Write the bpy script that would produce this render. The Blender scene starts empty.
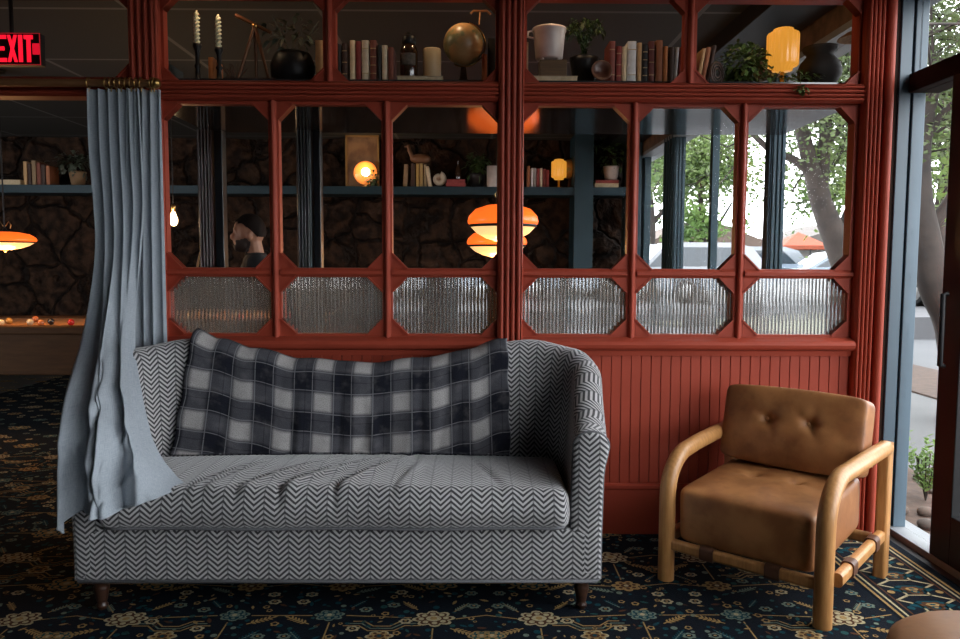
import bpy, bmesh, math, random
from math import sin, cos, pi, radians, sqrt, exp
from mathutils import Vector, Matrix

S = bpy.context.scene
COL = S.collection

# ------------------------------------------------------------------ camera
FPX, CW, CH = 750.0, 960.0, 639.0
EYE = Vector((0, 0, 1.42))
def _rot(p, y, r):
    B = Matrix(((1, 0, 0), (0, 0, -1), (0, 1, 0)))
    return Matrix.Rotation(y, 3, 'Z') @ Matrix.Rotation(-p, 3, 'X') @ B @ Matrix.Rotation(r, 3, 'Z')
RC = _rot(radians(4.4), radians(-0.6), radians(0.2))
cam = bpy.data.cameras.new('camera')
cam.sensor_width = 36.0
cam.lens = FPX * 36.0 / CW
cam.clip_end = 500
cam.clip_start = 0.05
cam_ob = bpy.data.objects.new('camera', cam)
COL.objects.link(cam_ob)
m4 = RC.to_4x4(); m4.translation = EYE
cam_ob.matrix_world = m4
S.camera = cam_ob

# ------------------------------------------------------------------ light + exposure
S.view_settings.view_transform = 'Standard'
S.view_settings.look = 'None'
S.view_settings.gamma = 1.0
S.view_settings.use_curve_mapping = False
S.view_settings.exposure = 0.0
S.cycles.use_denoising = True
S.cycles.max_bounces = 10
S.cycles.transparent_max_bounces = 24
S.cycles.sample_clamp_indirect = 6.0
W = bpy.data.worlds.new('sky'); S.world = W; W.use_nodes = True
wn = W.node_tree.nodes; wl = W.node_tree.links
bg = wn['Background']
bg.inputs['Color'].default_value = (0.92, 0.96, 1.0, 1)
bg.inputs['Strength'].default_value = 7.8
sun = bpy.data.lights.new('sun', 'SUN'); sun.energy = 1.0; sun.angle = radians(25); sun.color = (1, .95, .88)
sun_ob = bpy.data.objects.new('sun', sun); COL.objects.link(sun_ob)
sun_ob.rotation_euler = Vector((-0.30, 0.35, -1.0)).to_track_quat('-Z', 'Y').to_euler()
def portal(loc, rot, sx, sy):                       # guides sky light through the window openings
    l = bpy.data.lights.new('daylight_portal', 'AREA'); l.shape = 'RECTANGLE'; l.size = sx; l.size_y = sy
    l.cycles.is_portal = True
    o = bpy.data.objects.new('daylight_portal', l); COL.objects.link(o); o.location = loc; o.rotation_euler = rot
portal((2.42, -0.4, 1.45), (0, radians(90), 0), 2.8, 8.0)
portal((2.42, 6.9, 1.45), (0, radians(90), 0), 2.8, 6.2)

def at(x, y, Y):                                    # a photograph point carried out to the plane at distance Y
    d = RC @ Vector(((x - CW / 2) / FPX, -(y - CH / 2) / FPX, -1.0))
    return EYE + d * ((Y - EYE.y) / d.y)

# ------------------------------------------------------------------ materials
MATS = {}
def N(nt, kind, **kw):
    n = nt.nodes.new(kind)
    for k, v in kw.items(): setattr(n, k, v)
    return n
class E:                                            # small shader expression helper
    nt = None
    def __init__(s, sock): s.s = sock
    @staticmethod
    def op(o, a, b=None, c=None):
        n = E.nt.nodes.new('ShaderNodeMath'); n.operation = o
        for i, v in enumerate((a, b, c)):
            if v is None: continue
            if isinstance(v, E): E.nt.links.new(v.s, n.inputs[i])
            else: n.inputs[i].default_value = v
        return E(n.outputs[0])
    def __add__(a, b): return E.op('ADD', a, b)
    def __sub__(a, b): return E.op('SUBTRACT', a, b)
    def __mul__(a, b): return E.op('MULTIPLY', a, b)
    def __truediv__(a, b): return E.op('DIVIDE', a, b)
    def frac(a): return E.op('FRACT', a)
    def abs(a): return E.op('ABSOLUTE', a)
    def lt(a, b): return E.op('LESS_THAN', a, b)
    def gt(a, b): return E.op('GREATER_THAN', a, b)
    def smooth(a, lo, hi):
        n = E.nt.nodes.new('ShaderNodeMapRange'); n.interpolation_type = 'SMOOTHSTEP'
        E.nt.links.new(a.s, n.inputs[0]); n.inputs[1].default_value = lo; n.inputs[2].default_value = hi
        return E(n.outputs[0])
def rgba(c): return (c[0], c[1], c[2], 1)
def mixc(nt, fac, a, b):
    n = nt.nodes.new('ShaderNodeMix'); n.data_type = 'RGBA'
    if isinstance(fac, E): nt.links.new(fac.s, n.inputs[0])
    elif hasattr(fac, 'links'): nt.links.new(fac, n.inputs[0])
    else: n.inputs[0].default_value = fac
    for v, i in ((a, 6), (b, 7)):
        if hasattr(v, 'links'): nt.links.new(v, n.inputs[i])
        else: n.inputs[i].default_value = rgba(v)
    return n.outputs[2]
def base(name):
    m = bpy.data.materials.new(name); m.use_nodes = True
    return m, m.node_tree, m.node_tree.nodes['Principled BSDF']
def noise(nt, scale, detail=4, coord='Object', stretch=None):
    tc = N(nt, 'ShaderNodeTexCoord'); n = N(nt, 'ShaderNodeTexNoise')
    n.inputs['Scale'].default_value = scale; n.inputs['Detail'].default_value = detail
    src = tc.outputs[coord]
    if stretch:
        mp = N(nt, 'ShaderNodeMapping'); mp.inputs['Scale'].default_value = stretch
        nt.links.new(src, mp.inputs[0]); src = mp.outputs[0]
    nt.links.new(src, n.inputs['Vector'])
    return n.outputs[0]
def bump(nt, bs, sock, strength=.2, dist=.01):
    b = N(nt, 'ShaderNodeBump'); b.inputs['Strength'].default_value = strength; b.inputs['Distance'].default_value = dist
    nt.links.new(sock, b.inputs['Height']); nt.links.new(b.outputs[0], bs.inputs['Normal'])
def mat(name, c, rough=.5, c2=None, scale=8, metal=0, spec=.5, bmp=0, stretch=None, coat=0):
    if name in MATS: return MATS[name]
    m, nt, bs = base(name)
    bs.inputs['Roughness'].default_value = rough; bs.inputs['Metallic'].default_value = metal
    bs.inputs['Specular IOR Level'].default_value = spec; bs.inputs['Coat Weight'].default_value = coat
    if c2 is None: c2 = tuple(v * .8 for v in c)
    ns = noise(nt, scale, 5, 'Object', stretch)
    r = N(nt, 'ShaderNodeMapRange'); r.inputs[1].default_value = .3; r.inputs[2].default_value = .7
    nt.links.new(ns, r.inputs[0])
    nt.links.new(mixc(nt, r.outputs[0], c, c2), bs.inputs['Base Color'])
    if bmp: bump(nt, bs, ns, bmp, .01)
    MATS[name] = m; return m
def emit(name, c, st, c2=None):
    if name in MATS: return MATS[name]
    m, nt, bs = base(name)
    bs.inputs['Base Color'].default_value = rgba(c); bs.inputs['Roughness'].default_value = .3
    bs.inputs['Emission Color'].default_value = rgba(c); bs.inputs['Emission Strength'].default_value = st
    MATS[name] = m; return m
def thin_glass(name='clear_glass', tint=(1, 1, 1)):
    if name in MATS: return MATS[name]
    m = bpy.data.materials.new(name); m.use_nodes = True; nt = m.node_tree; nt.nodes.clear()
    o = N(nt, 'ShaderNodeOutputMaterial'); t = N(nt, 'ShaderNodeBsdfTransparent'); g = N(nt, 'ShaderNodeBsdfGlossy')
    t.inputs[0].default_value = rgba(tint); g.inputs['Roughness'].default_value = .02
    E.nt = nt; lw = N(nt, 'ShaderNodeLayerWeight'); lw.inputs[0].default_value = .5
    fr = E.op('POWER', E(lw.outputs['Facing']), 5.0) * .45 + .0005
    mx = N(nt, 'ShaderNodeMixShader')
    nt.links.new(fr.s, mx.inputs[0]); nt.links.new(t.outputs[0], mx.inputs[1]); nt.links.new(g.outputs[0], mx.inputs[2])
    nt.links.new(mx.outputs[0], o.inputs[0]); MATS[name] = m; return m
def reeded():
    m, nt, bs = base('reeded_glass')
    bs.inputs['Base Color'].default_value = (.97, .98, .98, 1); bs.inputs['Roughness'].default_value = .03
    bs.inputs['Transmission Weight'].default_value = 1.0; bs.inputs['IOR'].default_value = 1.5
    tr = N(nt, 'ShaderNodeBsdfTranslucent'); tr.inputs[0].default_value = (.75, .76, .76, 1)
    mx = N(nt, 'ShaderNodeMixShader'); mx.inputs[0].default_value = .13; o = nt.nodes['Material Output']
    nt.links.new(bs.outputs[0], mx.inputs[1]); nt.links.new(tr.outputs[0], mx.inputs[2]); nt.links.new(mx.outputs[0], o.inputs[0])
    return m

def chevron_mat():
    m, nt, bs = base('herringbone_tweed'); E.nt = nt
    uv = N(nt, 'ShaderNodeUVMap'); sp = N(nt, 'ShaderNodeSeparateXYZ'); nt.links.new(uv.outputs[0], sp.inputs[0])
    ns = E(noise(nt, 14, 3, 'UV')); fine = E(noise(nt, 420, 2, 'UV'))
    u = E(sp.outputs[0]) + (ns - .5) * .006; v = E(sp.outputs[1]) + (ns - .5) * .008
    tri = ((u / .082).frac() - .5).abs() * 2
    ph = ((v - tri * .036) / .0225 + 200).frac()
    st = (ph - .5).abs() * 2
    st = st.smooth(.36, .66)
    st = E.op('MULTIPLY', st, (fine * 1.5 + .22))
    edge = tri.smooth(.86, .98) * -.55 + 1
    st = st * edge
    nt.links.new(mixc(nt, st, (.050, .049, .053), (.50, .49, .495)), bs.inputs['Base Color'])
    bs.inputs['Roughness'].default_value = .95; bs.inputs['Specular IOR Level'].default_value = .15
    bs.inputs['Sheen Weight'].default_value = .55; bs.inputs['Sheen Roughness'].default_value = .45
    bump(nt, bs, fine.s, .35, .004)
    return m
def plaid_mat():
    m, nt, bs = base('plaid_wool'); E.nt = nt
    uv = N(nt, 'ShaderNodeUVMap'); sp = N(nt, 'ShaderNodeSeparateXYZ'); nt.links.new(uv.outputs[0], sp.inputs[0])
    fine = E(noise(nt, 260, 3, 'UV')); big = E(noise(nt, 18, 4, 'UV'))
    P = .186
    def band(c, off):
        f = (c / P + off).frac()
        b = ((f - .5).abs())  .smooth(.16, .27)                     # 1 = dark band
        l1 = ((f - .23).abs()).smooth(.006, .016) * -1 + 1
        l2 = ((f - .77).abs()).smooth(.006, .016) * -1 + 1
        l3 = ((f - .05).abs()).smooth(.006, .014) * -1 + 1
        return b, E.op('MAXIMUM', l1, l2), l3
    bu, lu, du = band(E(sp.outputs[0]), 10.32); bv, lv, dv = band(E(sp.outputs[1]), 10.20)
    g = E.op('MULTIPLY', bu, bv)
    any_ = E.op('MAXIMUM', bu, bv)
    c = mixc(nt, any_, (.46, .44, .43), (.078, .078, .090))
    c = mixc(nt, g, c, (.012, .013, .020))
    ln = E.op('MULTIPLY', E.op('MAXIMUM', lu, lv), fine + .1) * .62
    c = mixc(nt, ln, c, (.46, .46, .48))
    c = mixc(nt, (E.op('MAXIMUM', du, dv)) * .5, c, (.008, .009, .015))
    c = mixc(nt, fine.smooth(.35, .7) * .45, c, (.02, .02, .026))
    c = mixc(nt, big.smooth(.45, .75) * .25, c, (.20, .19, .19))
    nt.links.new(c, bs.inputs['Base Color']); bs.inputs['Roughness'].default_value = .95
    bs.inputs['Specular IOR Level'].default_value = .1
    bump(nt, bs, fine.s, .4, .004)
    return m
def linen_mat():
    m, nt, bs = base('blue_grey_linen'); E.nt = nt
    w = E(noise(nt, 30, 4, 'UV', (1, 14, 1))); w2 = E(noise(nt, 40, 4, 'UV', (10, .6, 1)))
    c = mixc(nt, (w * .5 + w2 * .5).smooth(.35, .65), (.30, .34, .38), (.40, .44, .485))
    nt.links.new(c, bs.inputs['Base Color']); bs.inputs['Roughness'].default_value = .9
    bs.inputs['Specular IOR Level'].default_value = .15
    bump(nt, bs, w.s, .15, .003)
    return m
def leather_mat(name, a, b, rough=.5):
    m, nt, bs = base(name); E.nt = nt
    n1 = E(noise(nt, 5, 5)); n2 = E(noise(nt, 60, 4)); n3 = E(noise(nt, 16, 3))
    c = mixc(nt, n1.smooth(.35, .68), a, b)
    c = mixc(nt, n3.smooth(.5, .75) * .35, c, tuple(v * .55 for v in a))
    nt.links.new(c, bs.inputs['Base Color']); bs.inputs['Roughness'].default_value = rough
    bump(nt, bs, n2.s, .12, .004)
    return m
def wood_mat(name, a, b, rough=.42, axis=(2, 2, 18)):
    if name in MATS: return MATS[name]
    m, nt, bs = base(name); E.nt = nt
    n1 = E(noise(nt, 5, 6, 'Object', axis))
    nt.links.new(mixc(nt, n1.smooth(.3, .7), a, b), bs.inputs['Base Color']); bs.inputs['Roughness'].default_value = rough
    MATS[name] = m; return m
def stone_mat():
    m, nt, bs = base('lava_stone'); E.nt = nt
    tc = N(nt, 'ShaderNodeTexCoord'); vo = N(nt, 'ShaderNodeTexVoronoi'); vo.feature = 'DISTANCE_TO_EDGE'
    ns = N(nt, 'ShaderNodeTexNoise'); ns.inputs['Scale'].default_value = 2.0; ns.inputs['Detail'].default_value = 5
    nt.links.new(tc.outputs['Object'], ns.inputs['Vector'])
    mp = N(nt, 'ShaderNodeVectorMath'); mp.operation = 'MULTIPLY_ADD'; mp.inputs[1].default_value = (.45,) * 3
    nt.links.new(ns.outputs['Color'], mp.inputs[0]); nt.links.new(tc.outputs['Object'], mp.inputs[2])
    nt.links.new(mp.outputs[0], vo.inputs['Vector']); vo.inputs['Scale'].default_value = 2.1
    ed = E(vo.outputs['Distance']).smooth(0, .07)
    fn = E(noise(nt, 9, 6))
    c = mixc(nt, fn.smooth(.3, .7), (.006, .003, .002), (.040, .020, .011))
    c = mixc(nt, (ed * -1 + 1) * .7, c, (.008, .006, .005))
    nt.links.new(c, bs.inputs['Base Color']); bs.inputs['Roughness'].default_value = .8; bs.inputs['Specular IOR Level'].default_value = .12
    bump(nt, bs, (ed * .7 + fn * .5).s, 1.0, .12)
    return m
def tile_mat():
    m, nt, bs = base('ceiling_tile'); E.nt = nt
    tc = N(nt, 'ShaderNodeTexCoord'); sp = N(nt, 'ShaderNodeSeparateXYZ'); nt.links.new(tc.outputs['Object'], sp.inputs[0])
    x = (E(sp.outputs[0]) / 1.22 + 20.30).frac(); y = (E(sp.outputs[1]) / 1.22 + 20.45).frac()
    l = E.op('MAXIMUM', (x - .5).abs().lt(.014), (y - .5).abs().lt(.014))
    f = E(noise(nt, 60, 3))
    c = mixc(nt, f, (.020, .022, .021), (.032, .035, .033)); c = mixc(nt, l, c, (.12, .125, .125))
    nt.links.new(c, bs.inputs['Base Color']); bs.inputs['Roughness'].default_value = .8
    return m

M_tweed = chevron_mat(); M_pipe = mat('grey_piping', (.16, .16, .17), .9, (.09, .09, .10), 200); M_plaid = plaid_mat(); M_linen = linen_mat()
M_red = mat('red_paint', (.335, .054, .029), .5, (.295, .047, .025), 3, spec=.18)
M_teal = mat('teal_paint', (.012, .033, .045), .5, (.010, .028, .038), 3, spec=.25)
M_blue = mat('blue_grey_frame', (.060, .095, .125), .4, (.05, .08, .105), 3)
M_tealdk = mat('near_black_teal', (.008, .014, .018), .35)
M_black = mat('black_metal', (.010, .010, .011), .45, spec=.25)
M_dark = mat('dark_brown_paint', (.022, .012, .008), .7, spec=.1)
M_soffit = mat('gloss_dark_underside', (.035, .037, .040), .10, spec=.9)
M_brass = mat('brass', (.55, .35, .12), .28, metal=1)
M_copper = mat('bronze_rod', (.34, .16, .07), .45, metal=.45)
M_leather = leather_mat('cognac_suede_leather', (.22, .082, .024), (.39, .17, .058), .5)
M_strap = mat('strap_leather', (.10, .04, .02), .5)
M_oak = wood_mat('oiled_oak', (.47, .235, .082), (.36, .165, .052), .38, (16, 16, 1.6))
M_walnut = wood_mat('dark_turned_wood', (.05, .022, .012), (.028, .012, .008), .35)
M_stone = stone_mat(); M_tile = tile_mat(); M_reed = reeded(); M_glass = thin_glass()
M_page = mat('paper_pages', (.55, .45, .30), .9, (.42, .33, .20), 40)
M_wall = mat('dark_plaster', (.05, .042, .038), .8)

# ------------------------------------------------------------------ mesh building
class MB:
    def __init__(s): s.v = []; s.f = []; s.mi = []; s.uv = []; s.sm = []; s.cur = 0; s.smooth = False
    def add(s, vs, fs, uvs=None, mi=None, smooth=None):
        b = len(s.v); s.v += [tuple(p) for p in vs]
        for i, f in enumerate(fs):
            s.f.append([b + k for k in f]); s.mi.append(s.cur if mi is None else mi)
            s.sm.append(s.smooth if smooth is None else smooth)
            s.uv.append([uvs[k] for k in f] if uvs else None)
        return s
    def box(s, x0, x1, y0, y1, z0, z1, M=None, mi=None):
        vs = [Vector((x, y, z)) for z in (z0, z1) for y in (y0, y1) for x in (x0, x1)]
        if M is not None: vs = [M @ v for v in vs]
        return s.add(vs, [(0, 2, 3, 1), (4, 5, 7, 6), (0, 1, 5, 4), (2, 6, 7, 3), (0, 4, 6, 2), (1, 3, 7, 5)], mi=mi, smooth=False)
    def prism(s, poly, lo, hi, axis='z', M=None, mi=None, smooth=False):
        n = len(poly)
        def mk(p, t):
            if axis == 'z': v = (p[0], p[1], t)
            elif axis == 'x': v = (t, p[0], p[1])
            else: v = (p[0], t, p[1])
            return Vector(v)
        vs = [mk(p, lo) for p in poly] + [mk(p, hi) for p in poly]
        if M is not None: vs = [M @ v for v in vs]
        fs = [(i, (i + 1) % n, n + (i + 1) % n, n + i) for i in range(n)]
        s.add(vs, fs, mi=mi, smooth=smooth)
        return s.add(vs, [tuple(reversed(range(n))), tuple(range(n, 2 * n))], mi=mi, smooth=False)
    def lathe(s, prof, n=24, o=(0, 0, 0), M=None, mi=None):
        o = Vector(o); vs = []; fs = []; k = len(prof)
        for i in range(n):
            a = 2 * pi * i / n
            for r, z in prof:
                p = Vector((r * cos(a), r * sin(a), z))
                if M is not None: p = M @ p
                vs.append(p + o)
        for i in range(n):
            for j in range(k - 1):
                a = i * k + j; b = ((i + 1) % n) * k + j
                fs.append((a, b, b + 1, a + 1))
        return s.add(vs, fs, mi=mi, smooth=True)
    def tube(s, pts, r, n=10, mi=None, caps=True, flat=None):
        pts = [Vector(p) for p in pts]; vs = []; fs = []
        rr = r if isinstance(r, (list, tuple)) else [r] * len(pts)
        up = None
        for i, p in enumerate(pts):
            t = (pts[min(i + 1, len(pts) - 1)] - pts[max(i - 1, 0)]).normalized()
            if up is None:
                up = Vector((0, 0, 1)) if abs(t.z) < .9 else Vector((0, 1, 0))
            a = t.cross(up).normalized(); b = a.cross(t).normalized(); up = b
            for k in range(n):
                an = 2 * pi * k / n
                vs.append(p + (a * cos(an) + b * sin(an)) * rr[i])
        for i in range(len(pts) - 1):
            for k in range(n):
                fs.append((i * n + k, i * n + (k + 1) % n, (i + 1) * n + (k + 1) % n, (i + 1) * n + k))
        s.add(vs, fs, mi=mi, smooth=True)
        if caps:
            e = (len(pts) - 1) * n
            s.add([vs[k] for k in range(n)], [tuple(reversed(range(n)))], mi=mi, smooth=False)
            s.add([vs[e + k] for k in range(n)], [tuple(range(n))], mi=mi, smooth=False)
        return s
    def grid(s, fn, nu, nv, closed=False, mi=None, uvfn=None):
        vs = []; uv = []; fs = []
        for j in range(nv + 1):
            for i in range(nu + 1):
                p = fn(i / nu, j / nv); vs.append(p[:3])
                uv.append(uvfn(i / nu, j / nv) if uvfn else (p[3], p[4]) if len(p) > 3 else (i / nu, j / nv))
        for j in range(nv):
            for i in range(nu):
                a = j * (nu + 1) + i
                fs.append((a, a + 1, a + nu + 2, a + nu + 1))
        return s.add(vs, fs, uvs=uv, mi=mi, smooth=True)
    def ball(s, c, r, n=12, mi=None, sc=(1, 1, 1)):
        m = max(6, n // 2 + 2)
        prof = [(max(1e-4, sin(pi * j / m)) * r, -cos(pi * j / m) * r) for j in range(m + 1)]
        return s.lathe(prof, n, c, Matrix.Diagonal(Vector(sc)), mi)
    def build(s, name, mats, parent=None, off=None, bevel=0, seg=2, solid=0, subsurf=0, merge=0, boxuv=False, local=False):
        if not isinstance(mats, (list, tuple)): mats = [mats]
        o0 = Vector((0, 0, 0))
        if not local:
            p = parent
            while p is not None: o0 += p.location; p = p.parent
            if off is not None: o0 = Vector(off)
        me = bpy.data.meshes.new(name)
        me.from_pydata([Vector(v) - o0 for v in s.v], [], s.f)
        for m in mats: me.materials.append(m)
        me.polygons.foreach_set('material_index', s.mi)
        me.polygons.foreach_set('use_smooth', s.sm)
        if any(u is not None for u in s.uv) or boxuv:
            ul = me.uv_layers.new(name='UVMap')
            for pi_, pol in enumerate(me.polygons):
                us = s.uv[pi_]
                for k, li in enumerate(pol.loop_indices):
                    if us: ul.data[li].uv = us[k]
                    else:
                        c = Vector(s.v[s.f[pi_][k]]); n = pol.normal
                        ax = max(range(3), key=lambda q: abs(n[q]))
                        ul.data[li].uv = (c.y, c.z) if ax == 0 else (c.x, c.z) if ax == 1 else (c.x, c.y)
        if merge:
            bm = bmesh.new(); bm.from_mesh(me); bmesh.ops.remove_doubles(bm, verts=bm.verts, dist=merge)
            bmesh.ops.recalc_face_normals(bm, faces=bm.faces); bm.to_mesh(me); bm.free()
        o = bpy.data.objects.new(name, me); COL.objects.link(o)
        if parent is not None: o.parent = parent
        elif off is not None: o.location = off
        if bevel:
            b = o.modifiers.new('bevel', 'BEVEL'); b.width = bevel; b.segments = seg; b.limit_method = 'ANGLE'; b.angle_limit = radians(35)
            b.harden_normals = False
        if solid:
            b = o.modifiers.new('thickness', 'SOLIDIFY'); b.thickness = solid; b.offset = 0
        if subsurf:
            b = o.modifiers.new('smooth', 'SUBSURF'); b.levels = subsurf; b.render_levels = subsurf
        return o
def thing(name, label, cat, loc, rz=0, group=None):
    o = bpy.data.objects.new(name, None); COL.objects.link(o); o.empty_display_size = .1
    o.location = loc; o.rotation_euler = (0, 0, rz); o['label'] = label; o['category'] = cat
    if group: o['group'] = group
    return o
def tag(o, label, cat, group=None, kind=None):
    o['label'] = label; o['category'] = cat
    if group: o['group'] = group
    if kind: o['kind'] = kind
    return o
def struct(o):
    o['kind'] = 'structure'; return o
def sempty(name, loc):
    o = bpy.data.objects.new(name, None); COL.objects.link(o); o.location = loc; o['kind'] = 'structure'; return o
def lamp(name, loc, power, col, r=.05, parent=None):
    l = bpy.data.lights.new(name, 'POINT'); l.energy = power; l.color = col; l.shadow_soft_size = r
    o = bpy.data.objects.new(name, l); COL.objects.link(o)
    if parent: o.parent = parent; o.location = Vector(loc) - parent.location
    else: o.location = loc
    return o
def lerp(a, b, t): return a + (b - a) * t
def key(keys, t):
    if t <= keys[0][0]: return keys[0][1]
    for (a, va), (b, vb) in zip(keys, keys[1:]):
        if t <= b:
            q = (t - a) / (b - a); q = q * q * (3 - 2 * q); return lerp(va, vb, q)
    return keys[-1][1]
def rrect(x0, x1, z0, z1, r, n=5):
    p = []
    for cx, cz, a0 in ((x1 - r, z1 - r, 0), (x0 + r, z1 - r, pi / 2), (x0 + r, z0 + r, pi), (x1 - r, z0 + r, 3 * pi / 2)):
        for k in range(n + 1):
            a = a0 + pi / 2 * k / n; p.append((cx + r * cos(a), cz + r * sin(a)))
    return p

# ------------------------------------------------------------------ the setting: room shell
XW, YP, YF, ZC = 2.22, 3.83, 10.0, 3.02      # window wall, partition plane, far stone wall, ceiling
struct(MB().box(-9.2, 2.3, -4.2, 10.3, -.12, -.004).build('floor', mat('floor_board', (.02, .016, .014), .6)))
struct(MB().box(-9.2, 2.0, -4.2, 10.3, ZC, ZC + .1).build('ceiling', M_tile))
struct(MB().box(-5.2, -5.05, -4.2, 3.8, 0, ZC).build('wall_left', M_wall))
struct(MB().box(-9.2, -9.05, 3.9, 10.3, 0, ZC).build('wall_farleft', M_wall))
struct(MB().box(-5.05, 2.3, -4.2, -4.05, 0, ZC).build('wall_front', M_wall))
# rough stone face with real relief
rs = random.Random(5)
def stone_h(x, z):
    return .05 * sin(3.1 * x + 1.3 * sin(2.3 * z)) * sin(4.2 * z + 1.1 * sin(1.7 * x)) + .03 * sin(7.3 * x + 2 * sin(5 * z)) + .02 * sin(11 * z + 3 * sin(4 * x))
sw = MB(); sw.grid(lambda u, v: (-9.1 + u * 11.3, 10.0 - stone_h(-9.1 + u * 11.3, v * 3.1), v * 3.02), 220, 60)
struct(sw.build('wall_back', M_stone))

# window wall: slim posts, transom, sill and head; the light comes through here
sl = MB().box(2.20, 2.36, -4.2, 10.3, -.1, .03)
struct(sl.build('trim_1', mat('aluminium_sill', (.20, .21, .22), .45), bevel=.004))
b = MB().box(2.20, 2.36, -4.2, 3.845, 2.278, 2.372)
struct(b.build('trim_2', M_dark, bevel=.005))
hb = MB().box(2.12, 2.36, -4.2, 10.3, 2.74, 2.78, mi=1).box(2.12, 2.36, -4.2, 10.3, 2.78, 2.98, mi=0).box(2.10, 2.36, -4.2, 10.3, 2.98, 3.02, mi=1)
struct(hb.build('trim_3', [wood_mat('slatted_header_wood', (.16, .09, .05), (.06, .035, .02), .6, (18, 2, 2)), mat('grey_metal', (.25, .28, .30), .4)]))
struct(MB().box(1.72, 2.10, -4.2, 10.3, 2.90, 3.02).build('trim_4', M_black, bevel=.004))
ti = [5]
def wpost(y0, y1, m, x0=2.15, x1=2.32, z0=.03, z1=2.78, flute=False):
    b = MB().box(x0, x1, y0, y1, z0, z1)
    if flute:
        w = (y1 - y0); 
        for k in range(4):
            b.box(x0 - .012, x0 + .01, y0 + w * (.08 + .23 * k), y0 + w * (.22 + .23 * k), z0, z1)
        for k in range(3):
            b.box(x0 + (x1 - x0) * (.1 + .3 * k), x0 + (x1 - x0) * (.28 + .3 * k), y0 - .012, y0 + .01, z0, z1)
    o = struct(b.build('trim_%d' % ti[0], m, bevel=.004)); ti[0] += 1; return o
struct(MB().box(2.16, 2.30, -4.2, 1.55, 0, .80).build('wall_light_block', M_wall))  # low wall added out of view to block light from the lower windows
# the blue return beside the red column, two flat bands with a dark joint
wpost(3.85, 3.97, M_blue, 2.156, 2.217)
wpost(3.865, 3.96, M_black, 2.217, 2.226)
wpost(3.845, 3.97, M_blue, 2.226, 2.292)
wpost(5.40, 5.50, M_teal, 2.13, 2.235, flute=True)
wpost(6.79, 6.86, M_teal, 2.15, 2.215)
wpost(8.00, 8.45, M_teal, 2.13, 2.25, flute=True)
wpost(9.53, 9.80, M_teal, 2.17, 2.25)
for y in (-4.1, -2.7, -1.3, .1, 1.5): wpost(y, y + .12, M_dark)
# panes of the window wall
wi = [7]
def glaze(y0, y1, z0=.03, z1=2.74):
    o = MB().box(2.25, 2.258, y0, y1, z0, z1).build('window_%d' % wi[0], M_glass); wi[0] += 1
    return struct(o)
for a, c in ((-3.98, -2.7), (-2.58, -1.3), (-1.18, .1), (.22, 1.5), (3.49, 3.845), (3.97, 5.40), (5.50, 6.79), (6.86, 8.00), (8.45, 9.53)): glaze(a, c, .05, 2.278); glaze(a, c, 2.372, 2.74)
# dark glass door beside the window post
d = sempty('door_1', (2.24, 2.55, 0))
MB().box(2.20, 2.28, 3.34, 3.49, .03, 2.278).box(2.20, 2.28, 1.62, 1.77, .03, 2.278).box(2.20, 2.28, 1.77, 3.34, .03, .26).box(2.20, 2.28, 1.77, 3.34, 2.14, 2.278).build('door_frame', M_black, d, bevel=.004)
MB().box(2.236, 2.244, 1.77, 3.34, .26, 2.14).build('pane', M_glass, d)
MB().tube([(2.17, 3.40, .95), (2.15, 3.40, .95), (2.15, 3.40, 1.28), (2.17, 3.40, 1.28)], .012, 8).build('door_handle', M_black, d)

# ------------------------------------------------------------------ red partition
def fluted_profile(x0, x1, yf, yb, n, g=.011, round_edge=True):
    w = (x1 - x0); p = [(x0, yb), (x0, yf + .012), (x0 + .006, yf)]
    cell = (w - .012) / n
    for k in range(n):
        a = x0 + .006 + cell * k
        p += [(a + cell * .06, yf + g * .2), (a + cell * .22, yf - .004), (a + cell * .5, yf - .007), (a + cell * .74, yf - .003), (a + cell * .84, yf + g)]
        p += [(a + cell * .98, yf + g)]
    p += [(x1 - .006, yf), (x1, yf + .012), (x1, yb)]
    return p
def hprofile(z0, z1, yf, yb, n=3):
    p = fluted_profile(z0, z1, yf, yb, n)
    return [(y, z) for z, y in p]
# wainscot of beaded boards
pf = []
x = -1.70; bw = .0515
while x < 2.02:
    pf += [(x, 3.849), (x + .0025, 3.842), (x + bw - .0025, 3.842)]
    x += bw
pf += [(2.075, 3.85), (2.075, 3.95), (-1.70, 3.95)]
struct(MB().prism(pf, .24, .99, 'z').build('wall_partition', M_red))
struct(MB().box(-5.05, -3.0, 3.84, 3.95, 0, ZC).build('wall_side', M_red))
struct(MB().prism([(3.825, 0), (3.825, .235), (3.818, .245), (3.818, .262), (3.83, .268), (3.94, .268), (3.94, 0)], -1.70, 1.96, 'x').build('baseboard_back', M_red))
def trim(b, m=None, bevel=0):
    o = struct(b.build('trim_%d' % ti[0], m or M_red, bevel=bevel)); ti[0] += 1; return o
# main posts, floor to ceiling
trim(MB().prism(fluted_profile(-1.70, -1.555, 3.80, 3.882, 4), 0, ZC))
trim(MB().prism(fluted_profile(.129, .256, 3.80, 3.96, 4), .24, ZC))
trim(MB().prism(fluted_profile(1.958, 2.055, 3.80, 3.96, 4), 0, ZC))
trim(MB().prism([(2.055, 3.96), (2.055, 3.825), (2.063, 3.822)] + [(2.086 + .023 * cos(a), 3.815 - .023 * sin(a)) for a in [pi - pi * k / 10 for k in range(11)]] + [(2.109, 3.96)], 0, ZC))
trim(MB().box(2.112, 2.154, 3.86, 3.97, 0, ZC), M_dark)
trim(MB().prism(fluted_profile(-3.0, -2.86, 3.80, 3.96, 4), 0, ZC))
# sill
trim(MB().prism([(3.79, .985), (3.785, 1.0), (3.79, 1.013), (3.80, 1.02), (3.84, 1.035), (3.95, 1.035), (3.95, .94), (3.83, .94), (3.825, .968), (3.80, .975)], -1.555, 1.958, 'x'))
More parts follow.
